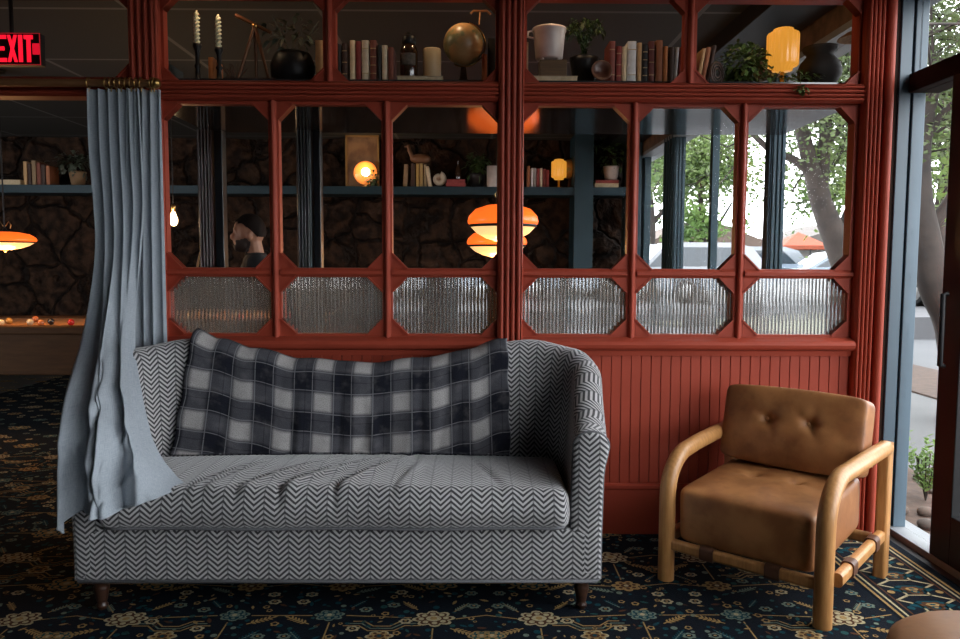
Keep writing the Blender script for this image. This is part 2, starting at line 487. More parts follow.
# rails: shelf edge, head rail and the door header at the left
for a, c in ((-1.555, .129), (.256, 1.958)):
    trim(MB().prism(hprofile(2.221, 2.315, 3.81, 3.93, 4), a, c, 'x'))
    trim(MB().prism(hprofile(2.735, 2.82, 3.81, 3.93, 3), a, c, 'x'))
    trim(MB().box(a, c, 3.83, 3.93, 2.82, ZC))
trim(MB().prism(hprofile(2.235, 2.33, 3.82, 3.93, 3), -2.86, -1.70, 'x'))
trim(MB().prism(hprofile(2.735, 2.82, 3.81, 3.93, 3), -2.86, -1.70, 'x'))
trim(MB().box(-2.86, -1.70, 3.83, 3.93, 2.82, ZC))

def brace(b, cx, cz, sx, sz, leg=.078, y0=3.846, y1=3.90):
    P = [(cx, cz), (cx + sx * leg, cz), (cx, cz + sz * leg)]
    if sx * sz > 0: P = P[::-1]
    b.prism(P, y0, y1, 'y')
    # raised bead along the cut edge
    d = Vector((-sx, sz)).normalized(); n = Vector((-sx, -sz)).normalized() * .008
    q = [(cx + sx * leg, cz), (cx, cz + sz * leg), (cx + n.x, cz + sz * leg + n.y), (cx + sx * leg + n.x, cz + n.y)]
    if sx * sz < 0: q = q[::-1]
    b.prism(q, y0 - .006, y1, 'y')
def mullion(x, z0, z1, w=.052):
    h = w / 2
    return MB().prism([(x - h, 3.90), (x - h, 3.848), (x - .016, 3.846), (x - .012, 3.834), (x - .006, 3.827), (x, 3.825), (x + .006, 3.827), (x + .012, 3.834), (x + .016, 3.846), (x + h, 3.848), (x + h, 3.90)], z0, z1)
Z0, Z1, Z2, Z3 = 1.035, 1.342, 1.383, 2.221
edges = [-1.555, -1.003, -.434, .129], [.256, .818, 1.371, 1.958]
k = 1
for sec in edges:
    for i in range(3):
        x0 = sec[i] + (.026 if i else 0.0); x1 = sec[i + 1] - (.026 if i < 2 else 0.0)
        xa = sec[i] + (.026 if i else .003); xb = sec[i + 1] - (.026 if i < 2 else (.022 if sec[3] > 1 else .003))
        w = sempty('window_%d' % k, ((x0 + x1) / 2, 3.88, Z0)); k += 1
        fr = MB()
        fr.prism([(3.90, Z1 - .004), (3.848, Z1 - .002), (3.842, Z1 + .006), (3.832, Z1 + .012), (3.832, Z2 - .012), (3.842, Z2 - .006), (3.848, Z2 + .002), (3.90, Z2 + .004)], x0, x1, 'x')
        if not i: fr.box(x0, xa, 3.848, 3.90, Z0, Z3)
        if i == 2: fr.box(xb, x1, 3.848, 3.90, Z0, Z3)
        fr.box(x0, x1, 3.85, 3.90, Z3 - .016, Z3).box(x0, x1, 3.85, 3.90, Z0, Z0 + .014)
        fr.build('frame', M_red, w)
        for zz0, zz1 in ((Z0 + .014, Z1 - .002), (Z2 + .002, Z3 - .016)):
            for cx, sx in ((xa, 1), (xb, -1)):
                for cz, sz in ((zz0, 1), (zz1, -1)):
                    bb = MB(); brace(bb, cx, cz, sx, sz); bb.build('corner_brace', M_red, w)
        MB().box(x0, x1, 3.872, 3.877, Z2, Z3).build('pane', M_glass, w)
        # reeded pane: half-round ribs on the front, flat at the back
        n = int((x1 - x0) / .0182); st = (x1 - x0) / n; pr = []
        for q in range(n):
            for e in range(6):
                a = e / 6; pr.append((x0 + st * (q + a), 3.879 - .0075 * sin(pi * a)))
        pr += [(x1, 3.879), (x1, 3.885), (x0, 3.885)]
        g = MB(); g.prism(pr, Z0 + .005, Z1, 'z'); g.build('reeded_pane', M_reed, w)
    for xm in sec[1:3]: trim(mullion(xm, Z0 - .006, Z3))
# open bays above the shelf
ub = [(-2.86, -1.70), (-1.555, -.7175), (-.7175, .129), (.256, 1.092), (1.092, 1.958)]
for j, (a, c) in enumerate(ub):
    bb = MB()
    h0 = .032 if j in (2, 4) else .014; h1 = .032 if j in (1, 3) else .014
    if h0 == .014: bb.box(a, a + .014, 3.85, 3.90, 2.315, 2.735)
    if h1 == .014: bb.box(c - .014, c, 3.85, 3.90, 2.315, 2.735)
    lg = .07
    zb = 2.33 if j == 0 else 2.315
    for cx, sx in ((a + h0, 1), (c - h1, -1)):
        brace(bb, cx, zb, sx, 1, lg); brace(bb, cx, 2.735, sx, -1, lg)
    trim(bb)
for x in (-.7175, 1.092): trim(mullion(x, 2.315, 2.735, .064))
# deep shelf behind the rail, dark gloss underneath, and its rear posts
o = MB().box(-1.66, 1.955, 3.93, 4.80, 2.225, 2.350).build('trim_%d' % ti[0], [M_soffit], bevel=.002); ti[0] += 1; struct(o)
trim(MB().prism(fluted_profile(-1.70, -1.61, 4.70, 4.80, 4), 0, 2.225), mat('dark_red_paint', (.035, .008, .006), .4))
trim(MB().box(-1.60, -1.55, 4.72, 4.80, 0, 2.225), M_tealdk, .004)
trim(MB().prism(fluted_profile(-1.09, -1.00, 4.70, 4.80, 4), 0, 2.225), M_tealdk)
trim(MB().box(-.99, -.945, 4.72, 4.80, 0, 2.225), M_tealdk, .004)

# ------------------------------------------------------------------ carpet, motifs inlaid as flat coloured pieces of one mesh
def carpet():
    b = MB(); R = random.Random(11)
    cols = [(.005, .008, .013), (.006, .050, .066), (.34, .215, .085), (.42, .35, .21), (.085, .036, .017), (.018, .070, .070), (.15, .19, .15)]
    ms = []
    for i, c in enumerate(cols):
        ms.append(mat('carpet_wool_%s' % ['navy', 'teal', 'gold', 'cream', 'brown', 'green', 'sage'][i], c, .95, tuple(v * .55 for v in c), 160, spec=.1, bmp=.3))
    NAVY, TEAL, GOLD, CREAM, BROWN, GREEN, SAGE = range(7)
    X0, X1, YA, YB = -5.04, 2.15, -3.9, 9.36
    b.add([(X0, YA, 0), (X1, YA, 0), (X1, YB, 0), (X0, YB, 0)], [(0, 1, 2, 3)], mi=NAVY)
    dz = .0007
    def poly(pts, lay, mi):
        b.add([(x, y, lay * dz) for x, y in pts], [tuple(range(len(pts)))], mi=mi)
    def flower(cx, cy, r, petals, lay, c1, c2, a0=0, sx=1, sy=1, c3=None):
        n = petals * 6
        ring = []
        for i in range(n):
            a = 2 * pi * i / n + a0; rr = r * (.74 + .26 * abs(cos(petals * (a - a0) / 2)))
            ring.append((cx + sx * rr * cos(a), cy + sy * rr * sin(a)))
        poly(ring, lay, c1)
        poly([(cx + (x - cx) * .55, cy + (y - cy) * .55) for x, y in ring[::2]], lay + 1, c2)
        if c3 is not None: poly([(cx + sx * r * .24 * cos(k * pi / 4), cy + sy * r * .24 * sin(k * pi / 4)) for k in range(8)], lay + 2, c3)
    def disc(cx, cy, r, lay, c): poly([(cx + r * cos(k * pi / 5), cy + r * sin(k * pi / 5)) for k in range(10)], lay, c)
    def line(pts, w, lay, c):
        for (x0, y0), (x1, y1) in zip(pts, pts[1:]):
            dx, dy = x1 - x0, y1 - y0; l = sqrt(dx * dx + dy * dy) or 1; nx, ny = -dy / l * w / 2, dx / l * w / 2
            ex, ey = dx / l * w * .4, dy / l * w * .4
            poly([(x0 - nx - ex, y0 - ny - ey), (x1 - nx + ex, y1 - ny + ey), (x1 + nx + ex, y1 + ny + ey), (x0 + nx - ex, y0 + ny - ey)][::1], lay, c)
    def leaf(cx, cy, L, wd, a, lay, c, vein=None):
        ca, sa = cos(a), sin(a); P = []; n = 9
        for sgn in (1, -1):
            rng = range(n + 1) if sgn > 0 else range(n - 1, 0, -1)
            for i in rng:
                t = i / n; w = wd * sin(pi * t ** .8) * (1 if i % 2 else .72)
                x, y = t * L, sgn * w; P.append((cx + x * ca - y * sa, cy + x * sa + y * ca))
        poly(P, lay, c)
        if vein is not None: line([(cx, cy), (cx + L * .85 * ca, cy + L * .85 * sa)], wd * .22, lay + 1, vein)
    # field: repeat of medallions, angular brackets, sprays and leaves
    TX, TY = .82, .62
    occ = []
    def free(x, y, r):
        return all((x - a) ** 2 + (y - c) ** 2 > (r + q) ** 2 for a, c, q in occ)
    def rosette(q, r, n, c1, c2, c3, a0=0, edge=GOLD, lay=2):
        occ.append((q[0], q[1], r)); m = n * 4; ring = []
        for i in range(m):                                           # stepped, toothed outline as in knotted pile
            a = 2 * pi * i / m + a0; rr = r * (1, .93, .74, .93)[i % 4]; ring.append((q[0] + 1.12 * rr * cos(a), q[1] + .88 * rr * sin(a)))
        poly(ring, lay, edge)
        poly([(q[0] + (x - q[0]) * .84, q[1] + (y - q[1]) * .84) for x, y in ring], lay + 1, c1)
        for i in range(n):
            a = 2 * pi * (i + .0) / n + a0; disc(q[0] + 1.12 * r * .56 * cos(a), q[1] + .88 * r * .56 * sin(a), r * .15, lay + 2, c2)
        poly([(q[0] + 1.12 * r * .36 * cos(k * pi / 5), q[1] + .88 * r * .36 * sin(k * pi / 5)) for k in range(10)], lay + 2, c2)
        disc(q[0], q[1], r * .18, lay + 3, c3)
    def bud(q, a, L, c1, c2):
        leaf(q[0], q[1], L, L * .24, a, 1, c1, c2)
    def spray(q, a, L, c, cl):                                       # a stem with paired leaflets
        ca, sa = cos(a), sin(a); line([q, (q[0] + L * ca, q[1] + L * sa)], .006, 1, c)
        for k in range(1, 6):
            t = k / 6
            for s in (1, -1): leaf(q[0] + L * t * ca, q[1] + L * t * sa, L * .24, L * .055, a + s * .85, 2, cl)
        leaf(q[0] + L * ca, q[1] + L * sa, L * .24, L * .06, a, 2, cl)
    def tile(ox, oy, fl, rich):
        del occ[:]
        def P(x, y): return (ox + (x if not fl else TX - x), oy + y)
        def A(a): return a if not fl else pi - a
        rosette(P(.20, .15), .082, 8, TEAL, GOLD, CREAM, .2); rosette(P(.61, .44), .078, 8, BROWN, CREAM, GOLD, .1, CREAM)
        rosette(P(.62, .12), .060, 7, GOLD, BROWN, CREAM, .3, GOLD); rosette(P(.19, .47), .056, 7, TEAL, SAGE, CREAM, .3, SAGE)
        rosette(P(.41, .30), .050, 6, GOLD, BROWN, TEAL, .1, CREAM); rosette(P(.80, .30), .050, 6, GREEN, GOLD, CREAM, .0, GOLD)
        for k, (x, y) in enumerate(((.06, .05), (.36, .06), (.05, .30), (.74, .04), (.44, .56), (.06, .59), (.77, .55), (.30, .36), (.49, .17), (.70, .24), (.33, .52), (.50, .42), (.10, .20))):
            q = P(x, y); r = .026; occ.append((q[0], q[1], r)); flower(q[0], q[1], r, 6, 2, CREAM if k % 2 else SAGE, NAVY if k % 3 else TEAL, .2 * k, 1.1, .9, GOLD)
        if not rich: return
        for dk in (0, .018, .036):                                   # triple angular brackets
            line([P(.26 + dk, .235 - dk), P(.32 + dk * .5, .235 - dk), P(.36 + dk * .5, .27 - dk), P(.46 - dk * .5, .27 - dk), P(.50 - dk * .5, .235 - dk), P(.56 - dk, .235 - dk)], .0065, 1, GOLD)
            line([P(.26 + dk, .385 + dk), P(.32 + dk * .5, .385 + dk), P(.36 + dk * .5, .345 + dk), P(.46 - dk * .5, .345 + dk), P(.50 - dk * .5, .385 + dk), P(.56 - dk, .385 + dk)], .0065, 1, GOLD if dk != .018 else SAGE)
        line([P(.20, .24), P(.20, .41)], .006, 1, GOLD); line([P(.61, .19), P(.61, .36)], .006, 1, GOLD)
        line([P(.0, .15), P(.11, .15)], .006, 1, GOLD); line([P(.29, .15), P(.55, .12)], .006, 1, GOLD); line([P(.68, .12), P(.82, .15)], .006, 1, GOLD)
        line([P(.0, .47), P(.12, .47)], .006, 1, GOLD); line([P(.26, .47), P(.52, .45)], .006, 1, GOLD); line([P(.70, .44), P(.82, .47)], .006, 1, GOLD)
        for x, y, a, L, c, cl in ((.26, .08, .5, .10, GOLD, GOLD), (.12, .26, 2.2, .09, SAGE, TEAL), (.54, .52, 2.3, .08, GOLD, GOLD), (.69, .50, .9, .08, GOLD, SAGE), (.68, .36, -.5, .10, GOLD, GOLD), (.27, .54, .9, .07, SAGE, TEAL), (.12, .40, 2.6, .10, GOLD, GOLD), (.55, .06, 2.7, .09, SAGE, SAGE), (.72, .18, .8, .08, GOLD, TEAL)):
            q = P(x, y); spray(q, A(a), L, c, cl); occ.append((q[0] + L * .6 * cos(A(a)), q[1] + L * .6 * sin(A(a)), L * .45))
        for _ in range(420):                                         # little fillers wherever the ground still shows
            q = P(R.uniform(0.01, TX - .01), R.uniform(0.01, TY - .01)); r = R.uniform(.008, .019)
            if not free(q[0], q[1], r * .8): continue
            occ.append((q[0], q[1], r)); kd = R.random()
            if kd < .45: disc(q[0], q[1], r * .8, 1, R.choice((TEAL, GREEN, SAGE, TEAL, TEAL)))
            elif kd < .8: leaf(q[0] - r, q[1], r * 2.4, r * .5, R.uniform(0, 6.28), 1, R.choice((TEAL, GOLD, GREEN, BROWN)))
            else: flower(q[0], q[1], r, 5, 1, GOLD, NAVY, R.random())
    ny = int((YB - 2.4) / TY) + 1
    for j in range(ny):
        oy = 2.45 + j * TY
        for i in range(12):
            ox = 1.70 - TX * (i + 1)
            if ox < -7.6 or (oy > 5 and ox > -1.5): continue
            tile(ox, oy, (i + j) % 2 == 1, oy < 5.2)
    # border along the windows: gold double lines with a zigzag lattice of ovals between
    for xx, w, c in ((1.735, .012, GOLD), (1.762, .010, CREAM), (1.79, .008, BROWN), (2.05, .008, BROWN), (2.075, .010, CREAM), (2.10, .012, GOLD)):
        line([(xx, 2.0), (xx, 6.5)], w, 3, c)
    poly([(1.72, 2.0), (2.15, 2.0), (2.15, 6.5), (1.72, 6.5)], 2, NAVY)
    yy = 2.0; kx = 0
    while yy < 6.4:
        line([(1.80, yy), (1.87, yy + .045), (1.87, yy + .105), (1.80, yy + .15)], .011, 3, CREAM); line([(2.04, yy), (1.97, yy + .045), (1.97, yy + .105), (2.04, yy + .15)], .011, 3, CREAM)
        line([(1.87, yy + .045), (1.97, yy + .045)], .008, 3, CREAM)
        poly([(1.88, yy - .01), (1.96, yy - .01), (2.02, yy - .05), (1.96, yy - .085), (1.88, yy - .085), (1.82, yy - .05)][::-1], 3, TEAL)
        flower(1.92, yy + .075, .042, 6, 4, BROWN, TEAL, 0, .9, .7, GOLD)
        flower(1.92, yy - .048, .055, 6, 4, BROWN, GOLD, 0, 1, .55, TEAL)
        for xq in (1.815, 2.025): disc(xq, yy + .075, .016, 4, GOLD if kx % 2 else TEAL)
        yy += .15; kx += 1
    o = b.build('carpet', ms)
    tag(o, 'dark navy patterned carpet with gold and teal flowers covering the whole floor', 'carpet')
carpet()

# ------------------------------------------------------------------ sofa
SO = Vector((-.54, 3.33, 0))
sofa = thing('sofa', 'grey herringbone tweed sofa with curved back against the red wainscot', 'sofa', SO)
# wrap-round back and arms: swept along a U in plan
def sofa_path():
    half = 1.0; pts = []
    # right side from the arm front to the back centre, then mirrored
    right = [(1.005, 2.985), (1.008, 3.05), (1.012, 3.12), (1.016, 3.20), (1.018, 3.28), (1.018, 3.34)]
    cx, cy, r = .778, 3.36, .24
    for k in range(1, 13):
        a = pi / 2 * k / 13; right.append((cx + r * cos(a), cy + .21 * sin(a)))
    right += [(x, 3.57) for x in (.76, .66, .56, .46, .36, .26, .16, .08, 0)]
    left = [(-x, y) for x, y in right[:-1]][::-1]
    return [(x + SO.x, y) for x, y in right + left]
PATH = sofa_path()
cum = [0]
for a, c in zip(PATH, PATH[1:]): cum.append(cum[-1] + math.hypot(c[0] - a[0], c[1] - a[1]))
TOT = cum[-1]
def back_h(s):
    q = min(s, TOT - s)
    return key([(0, .735), (.10, .755), (.22, .84), (.36, .955), (.50, 1.015), (.70, 1.045), (.82, 1.03), (.98, .980), (1.2, .935), (1.49, .912)], q)
def back_lean(s):
    q = min(s, TOT - s)
    return key([(0, .008), (.2, .025), (.4, .05), (.75, .07), (1.5, .08)], q)
def back_sec(s, x, y, nx, ny, off=0):
    h = back_h(s); q = min(s, TOT - s); t = key([(0, .060), (.3, .062), (.7, .07)], q); ln = back_lean(s)
    z0 = .13; P = []
    def place(d, z):
        o = ln * max(0, (z - .33) / (h - .33)); 
        return (x + nx * (d + o), y + ny * (d + o), z)
    L = h - t
    inn = [( -t - off, z0 + (L - z0) * k / 14) for k in range(15)]
    top = [(-(t + off) * cos(pi * k / 12), L + (t + off) * sin(pi * k / 12)) for k in range(1, 12)]
    roll = key([(0, .016), (.12, .014), (.3, .004), (.45, 0)], q)
    top = [(d + roll * max(0, (d + t) / (2 * t)) * 1.2, z) for d, z in top]
    out = [(t + off + roll * exp(-((z - L) / .06) ** 2) * 1.2, z) for z in [L - (L - z0) * k / 14 for k in range(15)]]
    v = 0; res = []; last = None
    for d, z in inn + top + out:
        if last: v += math.hypot(d - last[0], z - last[1])
        last = (d, z); res.append((*place(d, z), z0 + v))
    return res
def back_frames():
    out = []
    for i, (x, y) in enumerate(PATH):
        a = PATH[max(i - 1, 0)]; c = PATH[min(i + 1, len(PATH) - 1)]
        tx, ty = c[0] - a[0], c[1] - a[1]; l = math.hypot(tx, ty); tx /= l; ty /= l
        out.append((cum[i], x, y, ty, -tx))          # outward normal
    return out
FR = back_frames()
secs = [back_sec(s, x, y, nx, ny) for s, x, y, nx, ny in FR]
b = MB(); nsec = len(secs[0]); vs = []; uv = []; fs = []
for i, sc in enumerate(secs):
    for p in sc: vs.append(p[:3]); uv.append((FR[i][0], p[3]))
for i in range(len(secs) - 1):
    for j in range(nsec - 1):
        a = i * nsec + j; fs.append((a, a + 1, a + nsec + 1, a + nsec))
b.add(vs, fs, uvs=uv, smooth=True)
sback = b.build('backrest', M_tweed, sofa, subsurf=1)
# arm fronts: narrow panels with a rolled top
for sgn, nm in ((1, 0), (-1, 1)):
    sc = secs[0] if sgn > 0 else secs[-1]
    ring = [Vector(p[:3]) for p in sc]
    b = MB(); c = sum(ring, Vector()) / len(ring); n = len(ring); vs = []; uv = []
    for q, (shr, dy) in enumerate(((1.0, .012), (1.045, -.004), (1.02, -.020), (.86, -.028), (.5, -.031))):
        for p in ring:
            cc = Vector((c.x, p.y, min(p.z, .67) if p.z > .2 else .2))
            p2 = Vector((cc.x + (p.x - cc.x) * shr, p.y + dy, cc.z + (p.z - cc.z) * shr)); 
            vs.append(p2); uv.append((p2.x - c.x + .041, p2.z))
    fs = []
    for q in range(4):
        for i in range(n):
            fs.append((q * n + i, q * n + (i + 1) % n, (q + 1) * n + (i + 1) % n, (q + 1) * n + i))
    fs.append(tuple(range(4 * n, 5 * n)))
    b.add(vs, fs, uvs=uv, smooth=True); b.build('arm_front', M_tweed, sofa)
    pb = MB(); pb.tube([Vector((c.x + (p.x - c.x) * 1.03, p.y - .010, p.z + (.004 if p.z > .6 else 0))) for p in ring], .0055, 6); pb.build('piping', M_pipe, sofa, boxuv=True)
# base
b = MB(); pr = rrect(2.955, 3.68, .125, .342, .022)
b.prism(pr, -1.59, .51, 'x'); b.build('base', M_tweed, sofa, boxuv=True)
b = MB(); b.tube([(-1.597, 3.6, .128), (-1.597, 2.97, .128), (-1.585, 2.951, .128), (.505, 2.951, .128), (.517, 2.97, .128), (.517, 3.6, .128)], .007, 6)
b.build('piping', M_pipe, sofa, boxuv=True)
# one long seat cushion, crowned, with creases
RW = random.Random(4)
CRE = [(-1.13, 3.00, .55, .020), (-.93, 2.98, .75, .034), (-.76, 2.98, .85, .036), (-.55, 2.98, .55, .040), (-.30, 3.05, .2, .016), (-1.02, 3.1, .5, .018), (-.66, 3.15, .6, .02), (.08, 3.1, -.3, .012)]
def cush_top(x, y):
    u = (x + 1.50) / 1.90; v = (y - 2.93) / .57
    z = .502 + .030 * sin(pi * min(max(u, 0), 1)) ** .6 * sin(pi * min(max(.25 + v * .6, 0), 1))
    for cx, cy, sl, am in CRE:
        d = (x - cx) - (y - cy) * sl
        f = exp(-(d / .013) ** 2) * -am * .55 + exp(-((d - .040) / .03) ** 2) * am * .32
        z += f * exp(-((y - 3.10) / .22) ** 2)
    return z
def cushion():
    b = MB(); nx = 190; xs = [-1.495 + 1.895 * i / nx for i in range(nx + 1)]
    prof = []
    rf = .060
    for k in range(9): a = k / 8; prof.append(('f', a))
    sec_n = None; vs = []; uv = []; fs = []
    for x in xs:
        e = min(x - xs[0], xs[-1] - x); k = min(1, e / .055); ed = sqrt(max(0, 1 - (1 - k) ** 2))
        sh = .055 * (1 - ed)
        P = []
        yf = 2.922 + sh + .006 * sin(9 * x)
        zt = lambda y: cush_top(x, y) - .05 * (1 - ed)
        zf = zt(yf + .055)
        zb = .350 + .03 * (1 - ed)
        P.append((3.48, zb)); P.append((3.2, zb)); P.append((yf + .04, zb)); P.append((yf + .012, zb + .006))
        H = zf - zb
        for q in range(1, 8):
            t = q / 8; P.append((yf - .022 * sin(pi * t) ** .8 * ed + .004, zb + .008 + (H - .045) * t))
        for q in range(7):
            a = pi / 2 * q / 6; P.append((yf + .05 * (1 - cos(a)), zf - .042 * (1 - sin(a))))
        for q in range(1, 22):
            y = yf + .05 + (3.455 - yf - .05) * q / 21; P.append((y, zt(y)))
        P.append((3.49, zt(3.47) - .03)); P.append((3.50, zb + .05)); P.append((3.48, zb))
        v = 0; last = None
        for p in P:
            if last: v += math.hypot(p[0] - last[0], p[1] - last[1])
            last = p; vs.append((x, p[0], p[1])); uv.append((x, v))
        sec_n = len(P)
    for i in range(nx):
        for j in range(sec_n - 1):
            a = i * sec_n + j; fs.append((a, a + sec_n, a + sec_n + 1, a + 1))
    fs.append(tuple(range(sec_n - 1))); fs.append(tuple(reversed([nx * sec_n + j for j in range(sec_n - 1)])))
    b.add(vs, fs, uvs=uv, smooth=True)
    o = b.build('seat_cushion', M_tweed, sofa)
    p = MB(); p.tube([(-1.48, 3.2, .358), (-1.487, 2.99, .358), (-1.46, 2.932, .358)] + [(x, 2.920 + .006 * sin(9 * x), .357) for x in [-1.42 + 1.75 * i / 40 for i in range(41)]] + [(.365, 2.932, .358), (.392, 2.99, .358), (.385, 3.2, .358)], .006, 6)
    p.build('piping', M_pipe, o, boxuv=True)
cushion()
for x, y in ((-1.51, 2.985), (.452, 2.985), (-1.50, 3.6), (.44, 3.6)):
    MB().lathe([(.0, .13), (.034, .13), (.034, .112), (.026, .105), (.031, .095), (.030, .085), (.021, .04), (.018, .025), (.023, .020), (.023, .012), (.017, .008), (.016, 0), (0, 0)], 18, (x, y, 0)).build('leg', M_walnut, sofa)

# ------------------------------------------------------------------ plaid throw over the sofa back
def throw():
    b = MB(); nu, nv = 130, 64; R = random.Random(8)
    def pt(u, v):
        # v 0 behind the crest, 1 at the hem on the seat
        x = lerp(-1.335, .170, u)
        q = abs(x - SO.x); s = None
        # back height along the straight part (distance from the centre gives s)
        smid = TOT / 2; s = smid - (x - SO.x) if True else 0
        h = back_h(s); t = .07; ln = .08
        off = .012
        L1 = .14; arc = pi * (t + off); L = h - t
        zlow = cush_top(x, 3.44) + .014
        L2 = L - zlow; dist = v * (L1 + arc + L2 + .02)
        if dist < L1: d, z = t + off, L - L1 + dist
        elif dist < L1 + arc:
            a = (dist - L1) / (t + off); d, z = (t + off) * cos(a), L + (t + off) * sin(a)
        else:
            e = dist - L1 - arc; d, z = -(t + off), L - e
        o = ln * max(0, (z - .33) / (h - .33))
        # the cloth loosens from the back as it falls: soft vertical folds and a ragged hem
        w = max(0, (dist - L1 - arc * .6) / (L2 + arc * .4))
        fold = (.005 + .014 * w) * (sin(23 * x + 2.2 * sin(3 * x) + 1.5 * v) * .6 + sin(41 * x + 4 * v) * .35 * (1 - w * .5) + .4 * sin(9 * x - 5 * v))
        crease = .016 * exp(-((x + .50 - .07 * (v - .5)) / .018) ** 2) + .013 * exp(-((x + .26 + .04 * v) / .02) ** 2) + .012 * exp(-((x + .82) / .02) ** 2)
        y = 3.57 + d + o - abs(fold) * .9 * (1 if d < 0 else .1) - crease * w - .045 * w * w
        xx = x - .07 * w * max(0, 1 - u * 5) ** 1 + .012 * w * u + .004 * sin(30 * v) * (1 if u < .02 or u > .98 else 0)
        zz = z + (.003 * sin(17 * x) + .002 * sin(31 * x) if dist < L1 + arc else 0)
        if u < .06: zz += .03 * (1 - u / .06) * exp(-((v - .33) / .16) ** 2)
        zz = max(zz, zlow - .008 if d < 0 else zz)
        return (xx, y, zz, x, -dist)
    b.grid(pt, nu, nv)
    o = b.build('throw_blanket', M_plaid, None, off=(-.58, 3.55, .93), solid=.010)
    tag(o, 'navy and grey plaid wool throw draped over the sofa back', 'blanket')
    return o
throw()

# ------------------------------------------------------------------ curtain, rod and rings
def curtain():
    root = thing('curtain', 'pale blue grey linen curtain spilling over the left sofa arm', 'curtain', at(125, 88, 3.75))
    rows = [  # (x,y,Y) across the swept part, from the rod to the hem
        [(87, 89, 3.745), (100, 89, 3.745), (113, 89, 3.745), (126, 89, 3.745), (138, 89, 3.745)],
        [(89, 150, 3.745), (102, 150, 3.74), (115, 150, 3.74), (128, 150, 3.74), (141, 150, 3.745)],
        [(94, 205, 3.73), (106, 205, 3.72), (118, 205, 3.71), (131, 205, 3.72), (143, 205, 3.735)],
        [(96, 250, 3.70), (107, 250, 3.67), (119, 250, 3.66), (130, 250, 3.67), (140, 250, 3.71)],
        [(91, 298, 3.62), (103, 298, 3.56), (115, 298, 3.53), (126, 298, 3.56), (135, 298, 3.64)],
        [(81, 345, 3.50), (96, 345, 3.40), (110, 345, 3.37), (122, 345, 3.40), (132, 345, 3.48)],
        [(65, 398, 3.10), (86, 398, 3.02), (108, 398, 3.03), (125, 399, 3.07), (141, 400, 3.20)],
        [(60, 448, 2.915), (80, 448, 2.86), (108, 448, 2.84), (131, 448, 2.90), (157, 450, 3.06)],
        [(59, 490, 2.90), (79, 492, 2.85), (106, 493, 2.83), (134, 484, 2.865), (176, 474, 3.03)],
        [(61, 532, 2.90), (78, 513, 2.85), (110, 516, 2.825), (137, 503, 2.855), (190, 487, 2.985)]]
    def cr(p0, p1, p2, p3, t):
        return .5 * ((2 * p1) + (-p0 + p2) * t + (2 * p0 - 5 * p1 + 4 * p2 - p3) * t * t + (-p0 + 3 * p1 - 3 * p2 + p3) * t ** 3)
    G = [[at(*q) for q in r] for r in rows]
    def spl(arr, t):
        n = len(arr) - 1; f = min(t * n, n - 1e-6); i = int(f); f -= i
        g = lambda k: arr[max(0, min(n, k))]
        return cr(g(i - 1), g(i), g(i + 1), g(i + 2), f)
    def swept(u, v):
        p = spl([spl(r, u) for r in G], v)
        # pleats: tight at the heading, opening into a few broad soft folds over the arm
        w = max(0, min(1, (v - .30) / .35)); w = w * w * (3 - 2 * w)
        ph = 2 * pi * 5.2 * u
        f = sin(ph) * (.016 + .006 * v) * (1 - w)
        pb = 2 * pi * (2.6 * u ** .9 + .22 * sin(4 * v + 1) + .25 * v)
        f += (sin(pb) + .42 * sin(2 * pb + 2.2 * v + .5) + .18 * sin(3.7 * pb + 5 * v)) * .034 * w
        flat = 1 - .8 * max(0, min(1, (u - .66) / .25)) * max(0, min(1, (v - .80) / .1))
        p = p + Vector((.009 * cos(ph) * (1 - w) + .014 * cos(pb) * w, -f * flat, 0))
        for cu, cv, sl, wd, am in ((.45, .66, -.18, .016, .022), (.40, .715, -.30, .016, -.020), (.55, .60, .20, .014, .014), (.30, .80, .25, .02, .018), (.70, .74, -.45, .018, .020), (.62, .86, -.5, .018, -.016), (.80, .62, -.2, .02, .014), (.85, .80, -.35, .016, .012)):
            p.y -= am * exp(-(((v - cv) - sl * (u - cu)) / wd) ** 2) * exp(-((u - cu) / .2) ** 2)
        # long diagonal ridges running down to the hem
        for u0, du, wd, am in ((.30, .10, .035, .022), (.52, -.16, .03, .026), (.60, -.02, .03, -.020), (.74, .10, .03, .018), (.84, .06, .028, -.022), (.93, .02, .022, .014), (.14, .02, .03, .02), (.40, .04, .022, -.018)):
            p.y -= am * exp(-((u - u0 - du * (v - .65) * 2.5) / wd) ** 2) * max(0, min(1, (v - .5) / .15)) * flat
        return (p.x, p.y, p.z, u * .9, -v * 2.4)
    b = MB(); b.grid(swept, 150, 200)
    tl, tr = at(126, 89, 3.755), at(161, 89, 3.765); bl, br = at(126, 345, 3.765), at(168, 345, 3.772)
    def straight(u, v):
        q = v * 1.95
        p = tl.lerp(tr, u).lerp(bl.lerp(br, u), q)
        z = lerp(tl.z, .03, v); y = lerp(3.755, 3.768, u)
        x = lerp(tl.x, bl.x, min(1, (tl.z - z) / (tl.z - bl.z))) * (1 - u) + lerp(tr.x, br.x, min(1, (tl.z - z) / (tl.z - bl.z))) * u
        ph = 2 * pi * 4.5 * u + .6 * sin(3 * v)
        wide = .35 if u > .72 else 1
        return (x + .004 * cos(ph), y - .017 * sin(ph) * wide, z, 1 + u * .6, -v * 2.4)
    b.grid(straight, 70, 60)
    b.build('curtain_panel', M_linen, root, solid=.004)
    # stitched hem along the bottom
    h = MB(); h.tube([Vector(swept(u / 60, 1)[:3]) for u in range(61)], .0045, 6); h.build('hem', M_linen, root, boxuv=True)
    # rings
    rz = at(125, 83, 3.74).z
